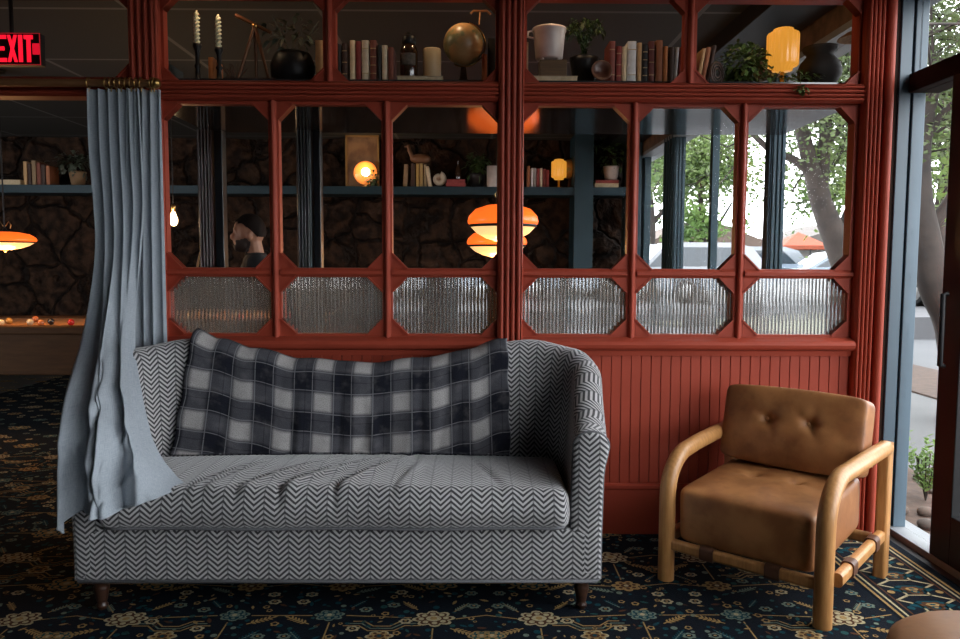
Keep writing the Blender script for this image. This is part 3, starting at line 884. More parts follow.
    for xp in (88.5, 106, 111, 116, 121, 126, 131, 136, 141, 151, 154):
        c = at(xp, 83, 3.74); r = MB()
        r.tube([c + Vector((.002 * sin(a), .024 * cos(a), .024 * sin(a))) for a in [2 * pi * k / 16 for k in range(17)]], .0035, 6, caps=False)
        r.tube([c + Vector((0, 0, -.024)), c + Vector((0, 0, -.042))], .003, 6)
        r.build('ring', M_brass, root)
    rod = thing('curtain_rod', 'bronze curtain rod across the head of the left doorway', 'curtain rod', at(60, 83, 3.74))
    e0, e1 = at(-70, 82, 3.74), at(153, 83.2, 3.74)
    MB().tube([e0, e1], .0185, 16).build('rod', M_copper, rod)
    MB().ball(e1 + Vector((.012, 0, 0)), .026, 14).build('finial', M_brass, rod)
    MB().box(e1.x - .05, e1.x - .035, 3.74, 3.80, e1.z - .012, e1.z + .012).build('bracket', M_brass, rod)
curtain()

# ------------------------------------------------------------------ armchair
def armchair():
    A = thing('armchair', 'tan leather lounge armchair with rounded oak frame near the window', 'armchair', (1.358, 3.305, 0), radians(-42))
    r = .036; hx = .335; fy, by = -.35, .345
    for sx in (-1, 1):
        x = sx * hx; xb = x + max(0, sx) * .042; pts = [(x, fy, 0), (x, fy, .12), (x, fy, .25), (x, fy, .36)]
        for k in range(1, 11):
            a = pi / 2 * k / 10; pts.append((x, fy + .19 * (1 - cos(a)), .39 + .175 * sin(a)))
        pts += [(lerp(x, xb, .3), fy + .28, .575), (lerp(x, xb, .6), fy + .45, .584), (xb, by - .01, .592)]
        b = MB(); b.tube(pts, [r] * 4 + [r] * 10 + [r, r, r * .95], 18); b.build('arm', M_oak, A, local=True)
        x = xb
        b = MB(); b.prism(rrect(x - .026, x + .026, by - .045, by + .030, .012, 3), 0, .615, 'z'); b.build('rear_leg', M_oak, A, local=True, bevel=.003)
        b = MB(); b.prism([(p[0] + 0, p[1]) for p in rrect(x - .021, x + .021, .165, .222, .018, 4)], fy + .02, by, 'y'); b.build('side_rail', M_oak, A, local=True)
        for yy in (-.17, .17):
            b = MB(); b.prism(rrect(x - .026, x + .026, .159, .228, .018, 4), yy - .028, yy + .028, 'y'); b.build('strap', M_strap, A, local=True)
    for y0, y1 in ((fy - .018, fy + .018), (by - .04, by)):
        b = MB(); b.prism(rrect(y0, y1, .142, .192, .014, 4), -hx, hx, 'x'); b.build('cross_rail', M_oak, A, local=True)
    for xx in (-.14, .14):
        b = MB(); b.prism(rrect(fy - .024, fy + .024, .136, .198, .016, 4), xx - .03, xx + .03, 'x'); b.build('strap', M_strap, A, local=True)
    # cushions: rounded blocks with crowned, slightly crumpled faces and buttons
    def block(name, hx_, hy_, hz_, c, tilt, face, btn, n=36, e=.12):
        b = MB(); R = random.Random(3)
        Mx = Matrix.Translation(Vector(c)) @ Matrix.Rotation(tilt, 4, 'X')
        def f(p):
            x, y, z = p; ax = [abs(x), abs(y), abs(z)]
            # round the box: blend of cube and superellipsoid
            pw = 14; nrm = (ax[0] ** pw + ax[1] ** pw + ax[2] ** pw) ** (1 / pw); s = 1 / nrm
            q = Vector((x * s * hx_, y * s * hy_, z * s * hz_))
            if face == 'z' : 
                cr = max(0, 1 - (x * s) ** 2) * max(0, 1 - (y * s) ** 2); q.z += .022 * cr * (1 if z > 0 else .2) * (abs(z * s) ** 4)
                q.y -= .014 * max(0, 1 - (x * s) ** 2) * max(0, 1 - (z * s) ** 2) * (1 if y < 0 else 0)
                w = .006 * sin(7 * x + 3 * y) * sin(4 * y + 1)
                q.z += w * cr * (1 if z > 0 else 0) 
                q.x += .005 * max(0, 1 - (y * s) ** 2) * max(0, 1 - (z * s) ** 2) * (1 if x > 0 else -1) * (abs(x * s) ** 4)
            else:
                cr = max(0, 1 - (x * s) ** 2) * max(0, 1 - (z * s) ** 2); q.y += (-.030 if y < 0 else .02) * cr * (abs(y * s) ** 4)
                q.z += .012 * max(0, 1 - (x * s) ** 2) * (1 if z > 0 else -1) * (abs(z * s) ** 4)
            for bx, bz in btn:
                if face == 'y' and y < 0:
                    dx, dd = q.x - bx, q.z - bz; d = math.hypot(dx, dd); an = math.atan2(dd, dx)
                    q.y += .034 * exp(-(d / .028) ** 2) + .010 * exp(-(d / .08) ** 2) * (.6 + .4 * cos(5 * an))
                if face == 'z' and z > 0:
                    dx, dd = q.x - bx, q.y - bz; d = math.hypot(dx, dd); an = math.atan2(dd, dx)
                    q.z -= .026 * exp(-(d / .026) ** 2) + .010 * exp(-(d / .09) ** 2) * (.6 + .4 * cos(5 * an + 1))
            return Mx @ q
        for ax in range(3):
            for sg in (-1, 1):
                def g(u, v, ax=ax, sg=sg):
                    a, c_ = 2 * u - 1, 2 * v - 1
                    if sg < 0: a = -a
                    p = (sg, a, c_) if ax == 0 else (c_, sg, a) if ax == 1 else (a, c_, sg)
                    q = f(p); return (q.x, q.y, q.z)
                b.grid(g, n, n)
        o = b.build(name, M_leather, A, local=True, merge=.0006)
        # seam piping around the front face edge
        return o
    seat = block('seat_cushion', .294, .335, .122, (0, -.012, .318), radians(2.5), 'z', [(-.09, .02), (.10, .02)])
    bk = block('back_cushion', .322, .075, .175, (.012, .225, .640), radians(-13), 'y', [(-.095, .03), (.095, .03)])
    Mb = Matrix.Translation(Vector((0, .225, .640))) @ Matrix.Rotation(radians(-13), 4, 'X')
    for bx in (-.095, .095):
        b = MB(); b.ball(Mb @ Vector((bx, -.074, .03)), .011, 10, sc=(1, .6, 1)); b.build('button', M_leather, bk, local=True)
    # back support rail
    b = MB(); b.prism(rrect(.285, .315, .50, .56, .012, 4), -hx, hx, 'x'); b.build('back_rail', M_oak, A, local=True)
armchair()

# tan leather ottoman at the lower right edge
ot = thing('ottoman', 'round brown leather ottoman at the lower right edge of the room', 'ottoman', (1.475, 1.98, 0))
MB().lathe([(0, .06), (.27, .06), (.29, .08), (.295, .20), (.295, .28), (.285, .325), (.25, .35), (.12, .365), (0, .37)], 48, (1.475, 1.98, 0)).build('seat', leather_mat('brown_leather', (.20, .085, .03), (.26, .12, .045), .42), ot)
for k in range(4):
    a = pi / 4 + pi / 2 * k
    MB().lathe([(0, .062), (.022, .062), (.016, 0), (0, 0)], 12, (1.475 + .2 * cos(a), 1.98 + .2 * sin(a), 0)).build('foot', M_walnut, ot)

# ------------------------------------------------------------------ things on the deep shelf
ZS = 2.351
def wpx(px, Y=4.02): return px * Y / FPX
COLS = {}
def cloth(c):
    k = tuple(round(v, 4) for v in c)
    if k not in COLS: COLS[k] = mat('book_cloth_' + str(len(COLS)), c, .7, tuple(v * .72 for v in c), 30)
    return COLS[k]
BLACK, DKBR, CREAM_, MAROON, IVORY, REDBR, WHITE, TAN, BROWN_, OBR, GREY, COPP = (.012, .011, .011), (.05, .022, .013), (.72, .56, .34), (.24, .028, .022), (.66, .55, .38), (.17, .042, .022), (.72, .70, .66), (.52, .31, .14), (.36, .13, .055), (.50, .18, .05), (.30, .28, .26), (.45, .14, .045)
def book(x, y, z, w, h, d, col, label, group=None, lean=0, tag_=True, flat=False, bands=0, rz=0, spine=False):
    """upright with its spine to the camera; flat = lying, long side to the camera"""
    t = thing('book', label, 'book', (x, y, z), 0, group)
    M = Matrix.Translation(Vector((x, y, z)))
    if lean: M = M @ Matrix.Translation(Vector((w / 2 if lean > 0 else -w / 2, 0, 0))) @ Matrix.Rotation(lean, 4, 'Y') @ Matrix.Translation(Vector((-w / 2 if lean > 0 else w / 2, 0, 0)))
    if flat: M = M @ Matrix.Rotation(rz, 4, 'Z')
    c = .0035
    if flat:        # w = length along x, h = thickness, d = depth
        b = MB().box(-w / 2, w / 2, 0, d, 0, c, M).box(-w / 2, w / 2, 0, d, h - c, h, M).box(-w / 2, w / 2, d - c, d, c, h - c, M)
        if spine: b.box(-w / 2, w / 2, 0, c, c, h - c, M)
        b.build('cover', cloth(col), t, bevel=.001); MB().box(-w / 2 + .004, w / 2 - .004, .004, d - c, c, h - c, M).build('pages', M_page, t)
        return t
    b = MB().box(-w / 2, -w / 2 + c, .004, d, 0, h, M).box(w / 2 - c, w / 2, .004, d, 0, h, M)
    n = 6; P = [(-w / 2, .008)] + [(-w / 2 * cos(pi * k / n), .008 - .008 * sin(pi * k / n)) for k in range(1, n)] + [(w / 2, .008), (w / 2, .012), (-w / 2, .012)]
    b.prism(P, 0, h, 'z', M)
    b.build('cover', cloth(col), t)
    if w > .010: MB().box(-w / 2 + c, w / 2 - c, .012, d - .006, .004, h - .006, M).build('pages', M_page, t)
    if bands:
        for k in range(bands):
            zz = h * (.2 + .6 * k / max(1, bands - 1)); MB().box(-w / 2 * .9, w / 2 * .9, -.0012, .004, zz - .002, zz + .002, M).build('spine_band', mat('gilt', (.45, .32, .14), .4), t)
    return t
def shelf_book(x0, x1, yt, col, label, group, lean=0, bands=0, Y=3.985, yb=81.0):
    p0, p1 = at(x0, yb, Y), at(x1, yb, Y); h = at((x0 + x1) / 2, yt, Y).z - ZS
    return book((p0.x + p1.x) / 2, Y, ZS, (p1.x - p0.x) * .97, h, .16, col, label, group, lean, bands=bands)
G1 = 'books left of the amber jar'
for a in ((336.5, 341, 44, BLACK, 'black book at the far left of the row beside the amber jar', 0), (342, 347.5, 43, DKBR, 'dark brown gilt-banded book second in the row beside the amber jar', 3),
          (350, 355.3, 40, CREAM_, 'plain cream book third in the row beside the amber jar', 0), (356, 361, 41, MAROON, 'slim maroon book between two pale books near the amber jar', 0),
          (361.8, 369, 40, IVORY, 'thick ivory speckled book in the row beside the amber jar', 2), (370, 376.5, 40, REDBR, 'thick red brown book with gilt bands beside the amber jar', 4),
          (377.3, 381, 45, BLACK, 'thin black book between red brown and pale cream books', 0), (382, 387.3, 45, IVORY, 'short pale cream book near the right end before the amber jar', 0),
          (388.3, 393.5, 47, REDBR, 'short dark red book at the right end next to amber jar', 0)):
    shelf_book(*a[:5], G1, bands=a[5])
G2 = 'books in the long row right of the black planter'
for a in ((609, 615, 41, (.22, .05, .035), 'faded red book at the left end of the long row', 2), (616, 621.5, 46, MAROON, 'maroon book with gilt bands second in the long row', 3), (622, 626.5, 46.5, CREAM_, 'cream book third from left in the long row', 0),
          (627.3, 636, 41, WHITE, 'wide white book in the long row', 2), (637, 641.5, 42.5, TAN, 'slim tan book right of the wide white book', 0), (642.3, 647.5, 44, BLACK, 'black book with pale bands in the long row', 4),
          (648.5, 654.3, 41, (.14, .03, .025), 'tall maroon book in the middle of the long row', 3), (655.5, 662.3, 40, BROWN_, 'tall rust brown book in the long row', 0), (663, 667.5, 46, OBR, 'short orange brown book in the long row', 0),
          (668.5, 674, 47, DKBR, 'dark brown book near the right end of the long row', 0)):
    shelf_book(*a[:5], G2, bands=a[5])
shelf_book(672.8, 676.8, 47, GREY, 'grey book leaning right near the end of the long row', G2, lean=.06)
shelf_book(677.6, 682, 46, MAROON, 'maroon book leaning right at the end of the long row', G2, lean=.09)
G3 = 'books leaning left of the ivy'
shelf_book(696.5, 700, 48, TAN, 'slim tan book leaning right left of the ivy', G3, lean=.16)
shelf_book(700.8, 705, 47, BROWN_, 'brown book leaning right between tan and dark books', G3, lean=.16)
shelf_book(706, 710, 45, DKBR, 'dark brown book leaning right nearest the ivy', G3, lean=.16)
shelf_book(315.5, 323, 40, TAN, 'tan wooden coloured book standing alone right of the black vase', None)
shelf_book(208.5, 213.5, 57, OBR, 'orange brown book standing between two candlesticks', None, Y=4.06)
shelf_book(482, 487, 54, COPP, 'copper orange book right of the globe', None)
shelf_book(488, 497, 38, BLACK, 'tall black book at the right end beside the globe', None, Y=4.02)
shelf_book(524.5, 528.2, 42, CREAM_, 'cream book standing left of the white pot', None, Y=4.10)
book(at(168, 70, 4.1).x, 4.12, ZS, .02, .115, .17, (.02, .025, .02), 'dark green book left of the first candle', None)
pA = at(420, 79, 3.97); flatA = book(pA.x, 3.96, ZS, wpx(45), .026, .17, (.36, .30, .20), 'cream book lying flat under the jar and pillar candle', None, flat=True)
pB = at(553, 79, 3.97); flatB = book(pB.x, 3.96, ZS, wpx(48), .030, .19, (.42, .34, .22), 'cream book lying flat under the white pot', None, flat=True)
MB().box(at(167, 0, 4.15).x, at(205, 0, 4.15).x, 4.30, 4.48, ZS, ZS + .14)

# small shaded lights behind the head rail, shining down on the shelf
for k, x in enumerate((-1.30, -.62, -.12, .42, .78, 1.45)):
    t = thing('shelf_light', 'small black downlight fixed behind the head rail above the display shelf', 'lamp', (x, 3.955, 2.83), 0, 'shelf downlights')
    MB().lathe([(0, 2.86), (.024, 2.86), (.026, 2.80), (.020, 2.80), (.018, 2.84), (0, 2.84)], 18, (x, 3.955, 0)).build('housing', M_black, t)
    MB().lathe([(0, 2.838), (.017, 2.838), (.017, 2.834), (0, 2.834)], 16, (x, 3.955, 0)).build('lens', emit('warm_lens', (1, .72, .4), 2), t)
    lamp('shelf_light_glow', (x, 3.955, 2.79), 1.3, (1, .70, .40), .02, t)
# twisted taper candles in dark holders
M_taper = mat('pale_green_wax', (.62, .64, .46), .45)
def candle(px, ytop, ymid, label):
    Y = 4.03; c = at(px, 60, Y).x; zt = at(px, ytop, Y).z; zm = at(px, ymid, Y).z
    t = thing('candlestick', label, 'candlestick', (c, Y, ZS), 0, 'twisted candles in dark holders')
    h = zm - ZS
    MB().lathe([(0, 0), (.036, 0), (.038, .008), (.014, .022), (.011, h * .35), (.018, h * .42), (.011, h * .5), (.012, h * .8), (.022, h * .92), (.022, h), (0, h)], 18, (c, Y, ZS)).build('holder', M_black, t)
    vs = MB(); nz = 60; n = 12
    def f(u, v):
        a = 2 * pi * u; tw = v * 2 * pi * 4.5; r = (.0130 + .0042 * cos(2 * (a - tw))) * (1 - .65 * max(0, (v - .86) / .14))
        return (c + r * cos(a), Y + r * sin(a), lerp(zm - .01, zt - .012, v))
    vs.grid(f, 20, nz); cn = vs.build('candle', M_taper, t)
    MB().tube([(c, Y, zt - .016), (c, Y, zt)], .0014, 6).build('wick', M_black, cn)
candle(197.5, 8, 44, 'taller twisted pale candle on the left in dark holder')
candle(219, 12, 48, 'shorter twisted pale candle beside the bronze tripod')
# small bronze tripod sculpture
def tripod():
    Y = 4.05; c = at(252, 75, Y).x
    t = thing('tripod_sculpture', 'dark bronze survey tripod figure on a low base', 'sculpture', (c, Y, ZS))
    MB().prism(rrect(c - .135, c + .135, ZS, ZS + .018, .006, 3), Y - .06, Y + .06, 'y').build('base', M_walnut, t)
    M_br = mat('aged_bronze', (.12, .055, .028), .42, metal=.6)
    top = Vector((c + .02, Y, at(256, 26, Y).z))
    for dx, dy in ((-.075, -.03), (.085, -.03), (.0, .05)):
        MB().tube([top, (c + dx + .01, Y + dy, ZS + .018)], [.011, .007], 8).build('leg', M_br, t)
    MB().tube([top + Vector((-.10, 0, .055)), top + Vector((.085, 0, -.035))], [.012, .009], 10).build('scope', M_br, t)
    MB().ball(top, .017, 10).build('head', M_brass, t)
tripod()
# potted plants: leaves as small bent blades
def leaf_mesh(b, p, d, L, w, R, droop=.4):
    d = d.normalized(); side = d.cross(Vector((R.uniform(-.4, .4), R.uniform(-.4, .4), 1))).normalized(); up = side.cross(d).normalized()
    a = p; m1 = p + d * L * .35 + up * L * .06; m2 = p + d * L * .7 - Vector((0, 0, L * droop * .25)); e = p + d * L - Vector((0, 0, L * droop))
    b.add([a, m1 - side * w, m1 + side * w, m2 - side * w * .8, m2 + side * w * .8, e], [(0, 1, 2), (1, 3, 4, 2), (3, 5, 4)], smooth=True)
def leafy(parent, c, r, n, L, w, m, seed, name='foliage', sc=(1, 1, 1), droop=.4, center_bias=.2):
    R = random.Random(seed); b = MB(); c = Vector(c)
    for _ in range(n):
        d = Vector((R.gauss(0, 1), R.gauss(0, 1), R.gauss(.2, 1))).normalized()
        q = R.uniform(center_bias, 1); p = c + Vector((d.x * sc[0], d.y * sc[1], d.z * sc[2])) * r * q
        leaf_mesh(b, p, d + Vector((R.gauss(0, .5), R.gauss(0, .5), R.gauss(0, .4))), L * R.uniform(.6, 1.2), w * R.uniform(.7, 1.2), R, droop)
    return b.build(name, m, parent)
M_leaf = mat('dark_green_leaf', (.045, .085, .022), .5, (.02, .045, .012), 6)
M_leaf2 = mat('ivy_leaf', (.13, .19, .045), .45, (.055, .10, .028), 9)
M_leaf3 = mat('grey_green_leaf', (.06, .075, .05), .5, (.03, .04, .028), 6)
def at_x(px, Y): return at(px, 60, Y).x
c = at_x(293, 4.12); t = thing('potted_plant', 'sparse grey green plant in a squat black vase', 'potted plant', (c, 4.12, ZS))
MB().lathe([(0, 0), (.085, 0), (.115, .05), (.12, .11), (.10, .16), (.09, .175), (.075, .165), (0, .15)], 24, (c, 4.12, ZS)).build('vase', M_black, t)
R = random.Random(3); sb = MB()
for k in range(9):
    a = R.uniform(0, 6.28); e = Vector((c + .14 * cos(a), 4.12 + .08 * sin(a), ZS + .17 + R.uniform(.08, .20))); sb.tube([(c, 4.12, ZS + .15), ((c + e.x) / 2, 4.12, ZS + .25), e], .002, 5)
sb.build('stem', M_leaf3, t); leafy(t, (c, 4.10, ZS + .27), .13, 60, .05, .012, M_leaf3, 6, sc=(1.1, .7, .8), center_bias=.5)
c = at_x(232, 4.12); t = thing('dried_twigs', 'small tangle of dark twigs between candle and tripod', 'dried twigs', (c, 4.16, ZS))
b = MB()
for k in range(16):
    a = R.uniform(0, 6.28); l = R.uniform(.03, .06); b.tube([(c, 4.16, ZS), (c + l * cos(a) * .6, 4.16 + l * .3 * sin(a), ZS + .06), (c + l * cos(a) * 1.3, 4.16 + .4 * l * sin(a), ZS + R.uniform(.06, .14))], .002, 5)
b.build('twigs', M_walnut, t)
# amber jar and pillar candle standing on the flat book
zf = ZS + .026
c = at_x(409, 4.04); t = thing('amber_jar', 'dark amber glass jar with a lid on the flat book', 'jar', (c, 4.04, zf))
M_amb = mat('amber_glass', (.035, .018, .010), .12, spec=.8)
MB().lathe([(0, 0), (.044, 0), (.047, .01), (.047, .14), (.040, .165), (.030, .18), (0, .182)], 24, (c, 4.04, zf)).build('body', M_amb, t)
MB().lathe([(.033, .178), (.036, .18), (.036, .215), (.028, .222), (.010, .228), (.012, .24), (0, .243)], 24, (c, 4.04, zf)).build('lid', M_black, t)
lb = MB()
for k in range(9):
    a0 = radians(-140 + 11 * k); 
    lb.add([(c + .0478 * cos(a), 4.04 + .0478 * sin(a), zf + z) for a, z in ((a0, .065), (a0 + radians(11), .065), (a0 + radians(11), .125), (a0, .125))], [(0, 1, 2, 3)])
lb.build('label', mat('faded_label', (.10, .085, .07), .8, (.035, .03, .025), 60), t)
c = at_x(432, 4.04); t = thing('pillar_candle', 'thick cream pillar candle on the flat book', 'candle', (c, 4.04, zf))
MB().lathe([(0, 0), (.046, 0), (.048, .003), (.048, .150), (.045, .155), (.038, .150), (.012, .146), (0, .146)], 28, (c, 4.04, zf)).build('wax', mat('cream_wax', (.50, .36, .19), .5), t)
MB().tube([(c, 4.04, zf + .145), (c + .002, 4.04, zf + .162)], .0015, 6).build('wick', M_black, t)
# globe on a stand
def globe_mat():
    m, nt, bs = base('antique_globe'); E.nt = nt
    n1 = E(noise(nt, 9, 6)); n2 = E(noise(nt, 30, 4))
    c_ = mixc(nt, n1.smooth(.49, .54), (.42, .25, .10), (.20, .19, .09)); c_ = mixc(nt, n2.smooth(.45, .7) * .4, c_, (.52, .36, .18))
    nt.links.new(c_, bs.inputs['Base Color']); bs.inputs['Roughness'].default_value = .35; return m
M_globe = globe_mat()
def globe(c, r, parent_label, stand=True, arm=True):
    c = Vector(c); t = thing('globe', parent_label, 'globe', (c.x, c.y, ZS if stand is True else stand))
    zb = t.location.z
    MB().ball(c, r, 32).build('sphere', M_globe, t)
    MB().tube([c + Vector((r * 1.07 * sin(a), 0, -r * 1.07 * cos(a))) for a in [radians(-25 + 10 * k) for k in range(20)]], r * .035, 8).build('meridian_arm', M_brass, t)
    MB().lathe([(0, 0), (r * .62, 0), (r * .6, .012), (r * .2, .03), (r * .12, c.z - zb - r * 1.10), (0, c.z - zb - r * 1.06)], 20, (c.x, c.y, zb)).build('stand', M_walnut, t)
    return t
gl = globe((at_x(463.5, 4.06), 4.06, at(463, 44.5, 4.06).z), .107, 'antique brown globe on a dark stand near the red post')
zc = at(480, 12, 4.06).z; cx = at_x(480, 4.06)
MB().tube([(cx - .05, 4.06, zc - .01), (cx - .035, 4.06, zc + .006), (cx, 4.06, zc + .004), (cx + .035, 4.06, zc + .006), (cx + .055, 4.06, zc - .012)], .006, 8).tube([(cx, 4.06, zc), (cx - .005, 4.06, zc - .065)], .004, 8).build('top_bracket', M_copper, gl)
# white footed pot, wood block, on flat book
zf = ZS + .030; Y = 4.055; c = at_x(549, Y)
t = thing('wood_block', 'small tan wooden block between flat book and white pot', 'block', (at_x(556, Y), Y, zf)); zb0 = at(556, 62, Y).z
MB().box(at_x(539, Y), at_x(566, Y), Y - .05, Y + .05, zf, zb0).build('body', wood_mat('pale_block', (.11, .065, .025), (.07, .04, .016)), t, bevel=.003)
t = thing('white_pot', 'cracked white footed ceramic pot with a loop handle', 'pot', (c, Y, zb0))
hp = at(549, 29, Y).z - zb0
MB().lathe([(0, .010), (.066, .010), (.072, .018), (.078, hp * .5), (.084, hp * .86), (.090, hp * .93), (.090, hp), (.082, hp), (.074, hp * .5), (0, .03)], 32, (c, Y, zb0)).build('body', mat('white_ceramic', (.50, .45, .42), .35, (.40, .34, .31), 14), t)
for a in (-2.3, -.75, .8, 2.3): MB().lathe([(0, 0), (.007, 0), (.012, .02), (0, .03)], 10, (c + .058 * cos(a), Y + .058 * sin(a), zb0)).build('foot', M_taper if False else mat('white_ceramic', (1, 1, 1)), t)
MB().tube([(c - .085, Y - .02, zb0 + hp * .9), (c - .112, Y - .02, zb0 + hp * .88), (c - .115, Y - .02, zb0 + hp * .72), (c - .083, Y - .02, zb0 + hp * .68)], .006, 8).build('handle', mat('white_ceramic', (1, 1, 1)), t)
# hanging fern in a black planter
Y = 4.14; c = at_x(584, Y); t = thing('fern', 'feathery green fern in a black planter right of the white pot', 'potted fern', (c, Y, ZS))
MB().lathe([(0, 0), (.055, 0), (.075, .14), (.08, .165), (.07, .165), (0, .15)], 24, (c, Y, ZS)).build('planter', M_black, t)
b = MB(); R = random.Random(9)
for k in range(26):
    a = R.uniform(0, 6.28); l = R.uniform(.05, .13); p0 = Vector((c, Y, ZS + .16)); pts = [p0 + Vector((l * q * cos(a), l * .6 * q * sin(a), (.44 * q - .30 * q * q) * R.uniform(.8, 1.35))) for q in (0, .3, .6, .85, 1)]
    for q0, q1 in zip(pts, pts[1:]):
        for w in range(4):
            p = q0.lerp(q1, w / 4); leaf_mesh(b, p, (q1 - q0) + Vector((R.gauss(0, .05), R.gauss(0, .05), R.gauss(0, .03))), .032, .006, R)
b.build('fronds', M_leaf, t)
t = thing('wooden_bowl', 'small brown wooden bowl on edge beside the faded red book', 'bowl', (at_x(601, 4.0), 4.0, ZS))
MB().lathe([(0, 0), (.03, .002), (.048, .016), (.055, .034), (.050, .036), (.03, .014), (0, .010)], 24, (0, 0, 0), Matrix.Translation(Vector((at_x(601, 4.0), 4.0, ZS + .055))) @ Matrix.Rotation(radians(80), 4, 'X')).build('bowl', mat('bowl_wood', (.12, .045, .025), .4), t)
# wheel ornament, ivy, lamp and dark urn in the right bay
Y = 4.0; c = at_x(717.5, Y); t = thing('wheel_ornament', 'dark brown ringed disc ornament between books and ivy', 'ornament', (c, Y, ZS))
b = MB()
for r in (.055, .040, .024): b.tube([(c + r * .75 * sin(a), Y + r * .5 * sin(a), ZS + .058 - r * cos(a)) for a in [2 * pi * k / 24 for k in range(25)]], .005, 8)
b.build('rings', mat('ring_wood', (.07, .035, .022), .5), t)
t = thing('ivy', 'bushy ivy plant with small leaves trailing over the shelf edge', 'ivy', (at_x(745, 4.06), 4.06, ZS))
MB().lathe([(0, 0), (.05, 0), (.065, .09), (.06, .09), (0, .08)], 20, (at_x(745, 4.06), 4.06, ZS)).build('pot', M_black, t)
leafy(t, (at_x(743, 4.04), 4.04, ZS + .110), .135, 460, .036, .012, M_leaf2, 21, sc=(1.0, .7, .85), center_bias=.35)
b = MB(); R = random.Random(31)
for k in range(90):
    q = R.random(); leaf_mesh(b, Vector((lerp(at_x(760, 3.95), at_x(822, 3.95), q), 3.95 + R.uniform(-.03, .03), ZS + .012 + abs(R.gauss(0, .018)))), Vector((R.gauss(0, 1), R.gauss(-.3, .6), R.gauss(.3, .5))), .032, .011, R)
for k in range(16): leaf_mesh(b, Vector((at_x(801, 3.80) + R.gauss(0, .012), 3.795, at(801, 84 + 9 * R.random(), 3.8).z)), Vector((R.gauss(0, 1), -.5, R.gauss(-.5, .5))), .030, .010, R)
b.tube([(at_x(770, 3.94), 3.94, ZS + .01), (at_x(800, 3.90), 3.90, ZS + .012), (at_x(801, 3.80), 3.797, ZS + .004), (at_x(801, 3.80), 3.797, ZS - .05)], .002, 5)
b.build('trailing_vine', M_leaf2, t)
def amber_lamp(c, s, zb, label, glow=3.2, power=2.2):
    c = Vector(c); t = thing('table_lamp', label, 'lamp', (c.x, c.y, zb))
    m = MATS.get('amber_ribbed_shade')
    if not m:
        m, nt, bs = base('amber_ribbed_shade'); MATS['amber_ribbed_shade'] = m
        bs.inputs['Base Color'].default_value = (.25, .10, .015, 1); bs.inputs['Emission Color'].default_value = (1, .42, .05, 1); bs.inputs['Emission Strength'].default_value = .62
        bs.inputs['Roughness'].default_value = .3
    H = .118 * s; r = .082 * s; prof = [(.045, -1.0), (.05, -.97), (.62, -.95), (.66, -.82), (.95, -.74), (1.0, -.66), (1.0, .66), (.95, .74), (.66, .82), (.62, .93), (.3, .97), (.02, 1.0)]
    b = MB(); n = 80; k = len(prof); vs = []; fs = []
    for i in range(n):
        a = 2 * pi * i / n; rb = 1 + .035 * cos(18 * a)
        for pr_, pz in prof: vs.append((c.x + pr_ * r * rb * cos(a), c.y + pr_ * r * rb * sin(a), c.z + pz * H))
    for i in range(n):
        for j in range(k - 1): fs.append((i * k + j, ((i + 1) % n) * k + j, ((i + 1) % n) * k + j + 1, i * k + j + 1))
    b.add(vs, fs, smooth=True); b.build('lamp_shade', m, t)
    hb = c.z - H - zb
    if hb > .01: MB().lathe([(0, 0), (r * .6, 0), (r * .58, .008), (r * .15, .014), (r * .13, hb), (0, hb)], 20, (c.x, c.y, zb)).build('base', M_brass, t)
    return t
Y = 4.03; tl = amber_lamp((at_x(782.5, Y), Y, at(782, 50, Y).z), .97, ZS, 'glowing yellow ribbed glass lamp on the shelf in front')
lamp('lamp_light', (at_x(782.5, Y), Y + .02, at(782, 50, Y).z), .3, (1, .55, .15), .06, tl)
Y = 4.07; c = at_x(820, Y); t = thing('urn', 'dark round clay urn with flared rim right of the yellow lamp', 'urn', (c, Y, ZS)); hu = at(820, 47.5, Y).z - ZS
MB().lathe([(0, 0), (.06, 0), (.075, .008), (.108, hu * .28), (.112, hu * .42), (.10, hu * .60), (.075, hu * .74), (.066, hu * .80), (.085, hu * .90), (.092, hu * .97), (.088, hu), (.075, hu * .96), (.055, hu * .8), (0, hu * .7)], 36, (c, Y, ZS)).build('body', mat('dark_clay', (.030, .025, .021), .75, (.02, .017, .015), 20, bmp=.1, spec=.25), t)

# ------------------------------------------------------------------ back room: shelf along the stone wall
YS = 9.45
zs = at(500, 187, YS).z
far = thing('wall_shelf', 'long dark teal shelf with uprights along the far stone wall', 'shelf', (-2.5, 9.6, 0))
MB().box(-8.9, 1.98, 9.42, 9.85, zs - .10, zs).build('shelf_board', M_teal, far, bevel=.004)
for x0, x1 in ((574, 593), (629, 641)):
    a, c_ = at(x0, 200, 9.40).x, at(x1, 200, 9.40).x
    MB().box(a, c_, 9.38, 9.85, 0, ZC - .02).build('upright', M_teal, far, bevel=.004)
def fx(px, Y=YS + .08): return at(px, 180, Y).x
def fh(yt, Y=YS + .08): return at(500, yt, Y).z - zs
def fbook(x0, x1, yt, col, label, group, lean=0):
    return book((fx(x0) + fx(x1)) / 2, YS + .06, zs, abs(fx(x1) - fx(x0)) * .96, fh(yt), .22, col, label, group, lean)
GF = 'books on the far shelf left of the center post'
for x0, x1, yt, col, lab, ln in ((403, 407.2, 165, (.25, .16, .09), 'brown book left end of the far shelf row left of the red post', .05), (411, 415, 164, DKBR, 'dark brown book on the far shelf before the gilt yellow one', 0), (416, 419.5, 164, (.40, .26, .08), 'yellow book in the far shelf row left of the red post', 0),
                         (420, 423, 164, (.38, .25, .09), 'second yellow book in the far shelf row left of the red post', 0), (424, 426.6, 165, (.30, .22, .12), 'thin tan book right of two yellow far shelf books', 0), (428.4, 432, 167, IVORY, 'ivory book leaning left at right end of far shelf row', -.16)):
    fbook(x0, x1, yt, col, lab, GF, ln)
